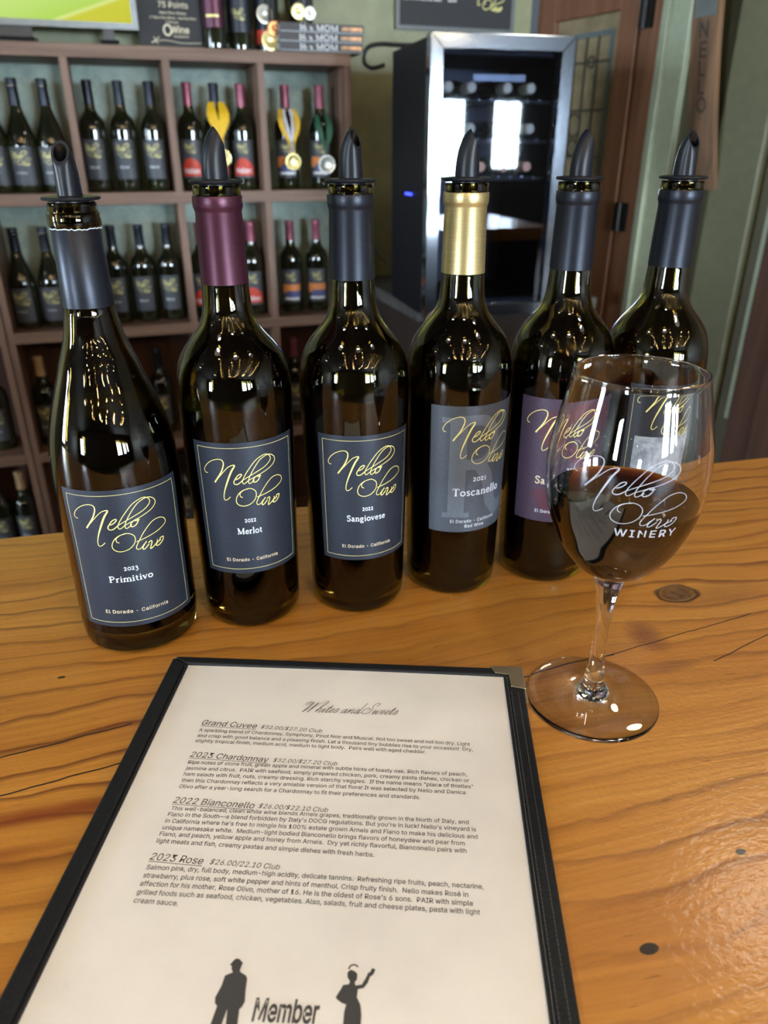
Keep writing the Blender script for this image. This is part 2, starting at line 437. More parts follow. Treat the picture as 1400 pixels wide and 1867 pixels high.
# ------------------------------------------------------------------ mesh helpers
class MB:
    def __init__(s):
        s.v = []; s.f = []
    def add(s, vs, fs):
        o = len(s.v)
        s.v += [tuple(p) for p in vs]
        s.f += [tuple(i + o for i in f) for f in fs]
        return s
    def box(s, a, b):
        x0, y0, z0 = a; x1, y1, z1 = b
        vs = [(x0, y0, z0), (x1, y0, z0), (x1, y1, z0), (x0, y1, z0), (x0, y0, z1), (x1, y0, z1), (x1, y1, z1), (x0, y1, z1)]
        return s.add(vs, [(0, 3, 2, 1), (4, 5, 6, 7), (0, 1, 5, 4), (1, 2, 6, 5), (2, 3, 7, 6), (3, 0, 4, 7)])
    def tube(s, pts, r, n=8, caps=True):
        pts = [Vector(p) for p in pts]
        rs = r if isinstance(r, (list, tuple)) else [r] * len(pts)
        vs = []; fs = []
        for i, p in enumerate(pts):
            a = pts[max(0, i - 1)]; b = pts[min(len(pts) - 1, i + 1)]
            t = (b - a).normalized()
            u = t.cross(Vector((0, 0, 1)))
            if u.length < 1e-4: u = t.cross(Vector((1, 0, 0)))
            u.normalize(); w_ = t.cross(u)
            for k in range(n):
                q = 2 * PI * k / n
                vs.append(p + u * math.cos(q) * rs[i] + w_ * math.sin(q) * rs[i])
        for i in range(len(pts) - 1):
            for k in range(n):
                fs.append((i * n + k, i * n + (k + 1) % n, (i + 1) * n + (k + 1) % n, (i + 1) * n + k))
        if caps:
            fs.append(tuple(range(n))[::-1]); fs.append(tuple((len(pts) - 1) * n + k for k in range(n)))
        return s.add(vs, fs)
    def lathe(s, prof, n=96):
        """prof: (r, z) in order; rings at r = 0 collapse to a point"""
        idx = []; vs = []; fs = []
        for (r, z) in prof:
            if r < 1e-7:
                idx.append([len(vs)]); vs.append((0, 0, z))
            else:
                idx.append(list(range(len(vs), len(vs) + n)))
                vs += [(r * math.cos(2 * PI * k / n), r * math.sin(2 * PI * k / n), z) for k in range(n)]
        for a, b in zip(idx[:-1], idx[1:]):
            for k in range(n):
                k2 = (k + 1) % n
                if len(a) == 1 and len(b) == 1: continue
                if len(a) == 1: fs.append((a[0], b[k2], b[k]))
                elif len(b) == 1: fs.append((a[k], a[k2], b[0]))
                else: fs.append((a[k], a[k2], b[k2], b[k]))
        return s.add(vs, fs)
    def prism(s, poly, z0, z1):
        n = len(poly)
        vs = [(x, y, z0) for x, y in poly] + [(x, y, z1) for x, y in poly]
        return s.add(vs, [tuple(range(n))[::-1], tuple(range(n, 2 * n))] + [(k, (k + 1) % n, n + (k + 1) % n, n + k) for k in range(n)])
    def xf(s, fn):
        s.v = [tuple(fn(Vector(p))) for p in s.v]
        return s
    def build(s, name, mat, parent=None, smooth=False, bevel=0.0, loc=None, rotz=None):
        me = bpy.data.meshes.new(name)
        me.from_pydata(s.v, [], s.f)
        me.validate()
        o = bpy.data.objects.new(name, me)
        COL.objects.link(o)
        if mat is not None: me.materials.append(mat)
        if parent: o.parent = parent
        if loc is not None: o.location = loc
        if rotz is not None: o.rotation_euler = (0, 0, rotz)
        if smooth:
            me.shade_smooth() if smooth is True else me.shade_smooth()
            if smooth != 'full':
                bm = bmesh.new(); bm.from_mesh(me)
                for e in bm.edges:
                    if len(e.link_faces) == 2 and e.calc_face_angle(0) > R(38): e.smooth = False
                bm.to_mesh(me); bm.free()
        if bevel:
            m = o.modifiers.new('bevel', 'BEVEL'); m.width = bevel; m.segments = 2; m.limit_method = 'ANGLE'
        return o

def tag(o, label, cat, group=None):
    o['label'] = label; o['category'] = cat
    if group: o['group'] = group
    return o
def struct(o):
    o['kind'] = 'structure'
    return o
def thing(name, label, cat, loc=(0, 0, 0), rotz=0.0, group=None):
    o = bpy.data.objects.new(name, None)
    COL.objects.link(o)
    o.empty_display_size = 0.02
    o.location = loc; o.rotation_euler = (0, 0, rotz)
    return tag(o, label, cat, group)
def dup(root, loc, rotz, label, group=None):
    r = root.copy(); COL.objects.link(r)
    r.location = loc; r.rotation_euler = (0, 0, rotz)
    r['label'] = label
    if group: r['group'] = group
    for ch in list(root.children):
        c = ch.copy(); COL.objects.link(c); c.parent = r
        for g in list(ch.children):
            d = g.copy(); COL.objects.link(d); d.parent = c
    return r

# ------------------------------------------------------------------ strokes and letters
def catmull(pts, sub=6):
    if len(pts) < 3: 
        return list(pts)
    out = []
    P = [pts[0]] + list(pts) + [pts[-1]]
    for i in range(1, len(P) - 2):
        p0, p1, p2, p3 = P[i - 1], P[i], P[i + 1], P[i + 2]
        for k in range(sub):
            t = k / sub
            out.append(tuple(0.5 * ((2 * p1[j]) + (-p0[j] + p2[j]) * t + (2 * p0[j] - 5 * p1[j] + 4 * p2[j] - p3[j]) * t * t + (-p0[j] + 3 * p1[j] - 3 * p2[j] + p3[j]) * t ** 3) for j in (0, 1)))
    out.append(tuple(pts[-1]))
    return out
def ribbon(mb, pts, width, z=0.0, lanes=1):
    """flat stroke; width a number or a list along the stroke"""
    n = len(pts)
    wd = width if callable(width) else (lambda t: width)
    vs = []
    for i in range(n):
        a = Vector(pts[max(0, i - 1)]); b = Vector(pts[min(n - 1, i + 1)])
        d = b - a
        if d.length < 1e-9: d = Vector((1, 0))
        d.normalize()
        nx, ny = -d.y, d.x
        h = wd(i / max(1, n - 1)) / 2
        for q in range(lanes + 1):
            e = h * (1 - 2 * q / lanes)
            vs.append((pts[i][0] + nx * e, pts[i][1] + ny * e, z))
    L = lanes + 1
    fs = [(L * i + q + 1, L * i + L + q + 1, L * i + L + q, L * i + q) for i in range(n - 1) for q in range(lanes)]
    mb.add(vs, fs)

LOGO = {
 'N': [(-16.3, 125.3), (-18.0, 125.7), (-18.5, 127.9), (-16.3, 131.4), (-12.5, 134.4), (-8.3, 136.0), (-5.1, 135.7), (-4.0, 133.6), (-4.6, 130.5), (-6.7, 125.9), (-11.5, 118.9)],
 'N2': [(-11.5, 118.9), (-6.4, 125.0), (-1.7, 130.1), (1.0, 131.7), (3.2, 131.6), (0.5, 127.0), (-2.6, 119.8), (-5.0, 113.3), (-6.0, 108.7), (-5.6, 106.4), (-3.9, 106.5), (-1.5, 108.7)],
 'e': [(3.3, 121.4), (5.5, 122.6), (7.2, 124.5), (6.7, 125.3), (4.8, 124.4), (2.7, 121.6), (1.7, 119.4), (2.6, 118.0), (4.7, 118.3), (7.8, 120.8)],
 'l1': [(7.8, 120.8), (11.6, 122.9), (17.7, 125.8), (24.2, 128.9), (27.9, 132.7), (26.9, 136.0), (23.5, 137.1), (17.5, 134.3), (12.0, 128.0), (8.3, 122.2), (7.5, 119.3), (8.6, 118.1), (11.4, 120.2)],
 'l2': [(11.4, 120.2), (15.7, 122.1), (21.1, 124.2), (28.0, 127.4), (31.3, 131.0), (30.6, 134.4), (26.7, 136.5), (21.0, 134.5), (16.3, 129.2), (12.4, 122.6), (11.5, 118.9), (12.5, 117.9), (15.6, 120.1)],
 'o': [(17.5, 122.8), (15.4, 121.4), (14.7, 119.3), (15.7, 118.3), (17.8, 119.3), (19.3, 121.6), (19.1, 123.1), (17.5, 122.8), (18.1, 122.2), (20.3, 122.5)],
 'O': [(6.7, 108.1), (5.3, 108.9), (5.3, 111.3), (8.0, 113.5), (11.8, 114.3), (15.0, 112.6), (16.1, 109.7), (14.9, 105.7), (11.3, 102.5), (6.6, 101.5), (3.1, 103.1), (2.2, 106.3), (3.9, 110.4), (7.1, 113.2), (10.9, 114.2)],
 'l': [(16.5, 107.1), (22.6, 108.5), (30.8, 111.0), (36.3, 114.3), (36.0, 117.8), (32.1, 119.7), (27.3, 118.5), (22.1, 113.4), (18.1, 107.4), (16.0, 103.3), (16.5, 101.4), (18.5, 101.7), (20.9, 104.3)],
 'i': [(22.4, 105.7), (20.1, 102.8), (19.6, 100.8), (20.9, 100.7), (23.7, 103.3)],
 'v': [(23.4, 104.1), (25.0, 105.2), (25.6, 103.9), (24.1, 99.9), (25.5, 100.0), (28.9, 102.7), (29.2, 104.5)],
 'o2': [(31.5, 103.4), (28.7, 102.1), (28.2, 100.5), (29.7, 100.2), (32.5, 102.1), (33.6, 104.9), (31.6, 104.9), (30.6, 103.1)]}
LOGO_C = (9.5, 118.0)     # centre of the traced mark, mm
def logo(scale=1.0, weight=1.0, sub=7):
    """the two-line script mark, centred on the origin, in metres"""
    mb = MB()
    for i, (k, pts) in enumerate(LOGO.items()):
        c = catmull(pts, sub)
        c = [((x - LOGO_C[0]) * 0.001 * scale, (y - LOGO_C[1]) * 0.001 * scale) for x, y in c]
        if k == 'N': wf = lambda t: (0.00036 + 0.00050 * max(0, t - 0.45) / 0.55) * weight * scale
        elif k == 'N2': wf = lambda t: (0.00036 + 0.00062 * math.exp(-((t - 0.48) / 0.15) ** 2)) * weight * scale
        elif k in ('e', 'o', 'i', 'v', 'o2'): wf = lambda t: 0.00052 * weight * scale
        else: wf = lambda t: 0.00040 * weight * scale
        ribbon(mb, c, wf, 0.00001 * i)
    return mb

def arc(cx, cy_, rx, ry, a0, a1, n=14):
    return [(cx + rx * math.cos(R(a0 + (a1 - a0) * k / n)), cy_ + ry * math.sin(R(a0 + (a1 - a0) * k / n))) for k in range(n + 1)]
def sf(x, y, wd=0.24): return ([(x - wd / 2, y), (x + wd / 2, y)], 0.035)
# small serif alphabet: glyph -> (advance, strokes (points, width))
SERIF = {
 'P': (0.62, [([(0.17, 0), (0.17, 0.70)], 0.11), sf(0.17, 0.017), sf(0.15, 0.683), ([(0.17, 0.68)] + arc(0.34, 0.52, 0.17, 0.16, 90, -90) + [(0.17, 0.36)], 0.07)]),
 'R': (0.72, [([(0.17, 0), (0.17, 0.70)], 0.11), sf(0.17, 0.017), sf(0.15, 0.683), ([(0.17, 0.68)] + arc(0.34, 0.53, 0.17, 0.15, 90, -90) + [(0.17, 0.38)], 0.07), ([(0.36, 0.38), (0.45, 0.28), (0.50, 0.10), (0.58, 0.02), (0.70, 0.05)], 0.09)]),
 'r': (0.38, [([(0.13, 0), (0.13, 0.45)], 0.095), sf(0.13, 0.017), sf(0.09, 0.433, 0.15), (catmull([(0.14, 0.30), (0.20, 0.42), (0.33, 0.43)], 4), 0.08)]),
 'i': (0.28, [([(0.14, 0), (0.14, 0.45)], 0.095), sf(0.14, 0.017), sf(0.10, 0.433, 0.15), ([(0.085, 0.61), (0.185, 0.61)], 0.10)]),
 'm': (0.80, [([(0.13, 0), (0.13, 0.45)], 0.095), ([(0.40, 0), (0.40, 0.33)], 0.095), ([(0.67, 0), (0.67, 0.33)], 0.095), sf(0.13, 0.017), sf(0.40, 0.017), sf(0.67, 0.017), sf(0.09, 0.433, 0.15), (catmull([(0.14, 0.33), (0.24, 0.44), (0.36, 0.42), (0.40, 0.30)], 4), 0.06), (catmull([(0.41, 0.33), (0.51, 0.44), (0.63, 0.42), (0.67, 0.30)], 4), 0.06)]),
 'n': (0.54, [([(0.13, 0), (0.13, 0.45)], 0.095), ([(0.40, 0), (0.40, 0.33)], 0.095), sf(0.13, 0.017), sf(0.40, 0.017), sf(0.09, 0.433, 0.15), (catmull([(0.14, 0.33), (0.24, 0.44), (0.36, 0.42), (0.40, 0.30)], 4), 0.06)]),
 't': (0.36, [([(0.15, 0.58), (0.15, 0.10)], 0.09), ([(0.02, 0.435), (0.31, 0.435)], 0.035), (catmull([(0.15, 0.12), (0.19, 0.02), (0.31, 0.05)], 4), 0.06)]),
 'v': (0.48, [([(0.08, 0.44), (0.24, 0.01)], 0.10), ([(0.24, 0.01), (0.40, 0.44)], 0.05), sf(0.09, 0.433, 0.20), sf(0.40, 0.433, 0.17)]),
 'o': (0.52, [(arc(0.26, 0.225, 0.185, 0.20, 0, 360, 22), 0.085)]),
 'c': (0.45, [(catmull([(0.38, 0.34), (0.28, 0.43), (0.13, 0.37), (0.08, 0.22), (0.14, 0.06), (0.27, 0.02), (0.39, 0.10)], 4), 0.085)]),
 'e': (0.47, [(catmull([(0.10, 0.25), (0.25, 0.25), (0.39, 0.26), (0.36, 0.38), (0.25, 0.43), (0.12, 0.36), (0.08, 0.22), (0.14, 0.06), (0.27, 0.02), (0.40, 0.10)], 4), 0.07)]),
 'l': (0.28, [([(0.14, 0), (0.14, 0.74)], 0.095), sf(0.14, 0.017), sf(0.10, 0.723, 0.15)]),
 'M': (0.88, [([(0.14, 0), (0.14, 0.70)], 0.05), ([(0.72, 0), (0.72, 0.70)], 0.11), ([(0.14, 0.70), (0.42, 0.03)], 0.11), ([(0.42, 0.03), (0.72, 0.70)], 0.05), sf(0.14, 0.017), sf(0.72, 0.017, 0.26), sf(0.09, 0.683, 0.16), sf(0.76, 0.683, 0.20)]),
 'O': (0.78, [(arc(0.39, 0.35, 0.29, 0.33, 0, 360, 26), 0.10)]),
 'S': (0.54, [(catmull([(0.44, 0.53), (0.40, 0.65), (0.26, 0.68), (0.13, 0.61), (0.13, 0.49), (0.26, 0.38), (0.40, 0.28), (0.44, 0.15), (0.33, 0.03), (0.18, 0.02), (0.08, 0.16)], 5), 0.085)]),
 's': (0.40, [(catmull([(0.31, 0.35), (0.27, 0.42), (0.17, 0.43), (0.10, 0.36), (0.17, 0.26), (0.29, 0.18), (0.31, 0.08), (0.20, 0.02), (0.08, 0.08)], 4), 0.075)]),
 'a': (0.46, [(catmull([(0.09, 0.36), (0.18, 0.43), (0.29, 0.38), (0.30, 0.20), (0.31, 0.05), (0.42, 0.03)], 4), 0.085), (catmull([(0.30, 0.27), (0.14, 0.21), (0.08, 0.10), (0.15, 0.02), (0.29, 0.09)], 4), 0.07)]),
 'g': (0.48, [(arc(0.21, 0.29, 0.135, 0.14, 0, 360, 18), 0.075), (arc(0.23, -0.10, 0.17, 0.09, 0, 360, 18), 0.06), (catmull([(0.14, 0.16), (0.09, 0.08), (0.2, 0.0), (0.36, -0.03)], 4), 0.06), ([(0.32, 0.38), (0.43, 0.42)], 0.06)]),
 'T': (0.64, [([(0.32, 0), (0.32, 0.69)], 0.11), ([(0.05, 0.675), (0.59, 0.675)], 0.05), sf(0.32, 0.017, 0.28), ([(0.06, 0.69), (0.06, 0.54)], 0.04), ([(0.58, 0.69), (0.58, 0.54)], 0.04)]),
 '2': (0.47, [(catmull([(0.08, 0.33), (0.12, 0.42), (0.24, 0.44), (0.33, 0.35), (0.26, 0.20), (0.08, 0.04)], 4), 0.075), ([(0.07, 0.035), (0.40, 0.035)], 0.07)]),
 '0': (0.50, [(arc(0.25, 0.225, 0.18, 0.20, 0, 360, 20), 0.075)]),
 '3': (0.44, [(catmull([(0.08, 0.36), (0.18, 0.44), (0.31, 0.38), (0.28, 0.25), (0.16, 0.20), (0.31, 0.15), (0.35, 0.0), (0.25, -0.13), (0.06, -0.14)], 4), 0.075)]),
 '1': (0.36, [([(0.18, 0), (0.18, 0.44)], 0.09), sf(0.18, 0.017, 0.22), sf(0.12, 0.42, 0.12)]),
 '6': (0.50, [(arc(0.25, 0.20, 0.17, 0.18, 0, 360, 20), 0.08), (catmull([(0.08, 0.22), (0.12, 0.48), (0.32, 0.68)], 5), 0.08)]),
 'I': (0.34, [([(0.17, 0), (0.17, 0.70)], 0.11), sf(0.17, 0.017), sf(0.17, 0.683)]),
 'x': (0.48, [([(0.08, 0.43), (0.38, 0.01)], 0.10), ([(0.08, 0.01), (0.38, 0.43)], 0.05), sf(0.09, 0.433, 0.16), sf(0.38, 0.017, 0.16)]),
 ' ': (0.26, []),
}
# copperplate script for the menu heading (before slant)
SCRIPT = {
 'W': (0.62, [([(-0.10, 0.48), (-0.20, 0.56), (-0.16, 0.70), (-0.02, 0.74), (0.05, 0.62), (-0.04, 0.52), (-0.08, 0.62), (0.02, 0.74), (0.14, 0.70)], 0.022), ([(0.12, 0.70), (0.10, 0.35), (0.06, 0.0)], 0.05), ([(0.06, 0.0), (0.22, 0.38), (0.36, 0.70)], 0.02), ([(0.36, 0.70), (0.34, 0.35), (0.30, 0.0)], 0.05), ([(0.30, 0.0), (0.44, 0.50), (0.58, 0.78), (0.78, 0.86)], 0.02)]),
 'h': (0.32, [([(0.0, 0.10), (0.14, 0.45), (0.20, 0.72), (0.14, 0.76), (0.08, 0.55), (0.06, 0.0)], 0.03), ([(0.07, 0.10), (0.16, 0.29), (0.22, 0.24), (0.20, 0.05), (0.25, 0.0), (0.33, 0.10)], 0.03)]),
 'i': (0.18, [([(0.0, 0.10), (0.07, 0.29), (0.06, 0.06), (0.10, 0.0), (0.19, 0.10)], 0.032), ([(0.06, 0.42), (0.09, 0.43)], 0.04)]),
 't': (0.20, [([(0.0, 0.10), (0.09, 0.52), (0.07, 0.06), (0.12, 0.0), (0.21, 0.10)], 0.032), ([(0.0, 0.34), (0.18, 0.34)], 0.025)]),
 'e': (0.21, [([(0.0, 0.10), (0.12, 0.17), (0.13, 0.28), (0.06, 0.27), (0.03, 0.12), (0.08, 0.0), (0.22, 0.10)], 0.03)]),
 's': (0.22, [([(0.0, 0.10), (0.12, 0.31), (0.15, 0.14), (0.11, 0.0), (0.03, 0.03)], 0.032), ([(0.11, 0.0), (0.22, 0.10)], 0.02)]),
 'a': (0.32, [([(0.20, 0.24), (0.12, 0.29), (0.04, 0.18), (0.05, 0.02), (0.12, 0.02), (0.20, 0.24)], 0.03), ([(0.21, 0.29), (0.20, 0.05), (0.24, 0.0), (0.33, 0.10)], 0.032)]),
 'n': (0.32, [([(0.0, 0.10), (0.06, 0.28), (0.05, 0.0)], 0.03), ([(0.05, 0.08), (0.15, 0.29), (0.21, 0.24), (0.20, 0.05), (0.24, 0.0), (0.33, 0.10)], 0.03)]),
 'd': (0.32, [([(0.20, 0.24), (0.12, 0.29), (0.04, 0.18), (0.05, 0.02), (0.12, 0.02), (0.20, 0.24)], 0.03), ([(0.22, 0.76), (0.20, 0.05), (0.24, 0.0), (0.33, 0.10)], 0.034)]),
 'S': (0.42, [([(0.33, 0.56), (0.40, 0.66), (0.34, 0.78), (0.20, 0.74), (0.16, 0.56), (0.26, 0.36), (0.27, 0.12), (0.12, 0.0), (-0.06, 0.04), (-0.12, 0.22), (0.0, 0.40), (0.16, 0.34), (0.10, 0.22)], 0.032)]),
 'w': (0.40, [([(0.0, 0.10), (0.07, 0.28), (0.06, 0.03), (0.10, 0.0), (0.20, 0.28)], 0.03), ([(0.20, 0.28), (0.19, 0.04), (0.24, 0.0), (0.34, 0.20), (0.32, 0.29), (0.42, 0.24)], 0.028)]),
 ' ': (0.16, []),
}
def stroke_text(body, font, em, slant=0.0, weight=1.0, smooth=False):
    mb = MB(); x = 0.0
    for i, ch in enumerate(body):
        adv, st = font[ch]
        for j, (pts, wd) in enumerate(st):
            c = catmull(pts, 6) if smooth else pts
            c = [((x + px + slant * py) * em, py * em) for px, py in c]
            ribbon(mb, c, wd * em * weight, 0.000004 * ((i + j) % 5))
        x += adv
    return mb, x * em
def fitw(mb, width, x0, y0, length):
    k = width / length
    return mb.xf(lambda p: Vector((p.x * k + x0, p.y + y0, p.z)))

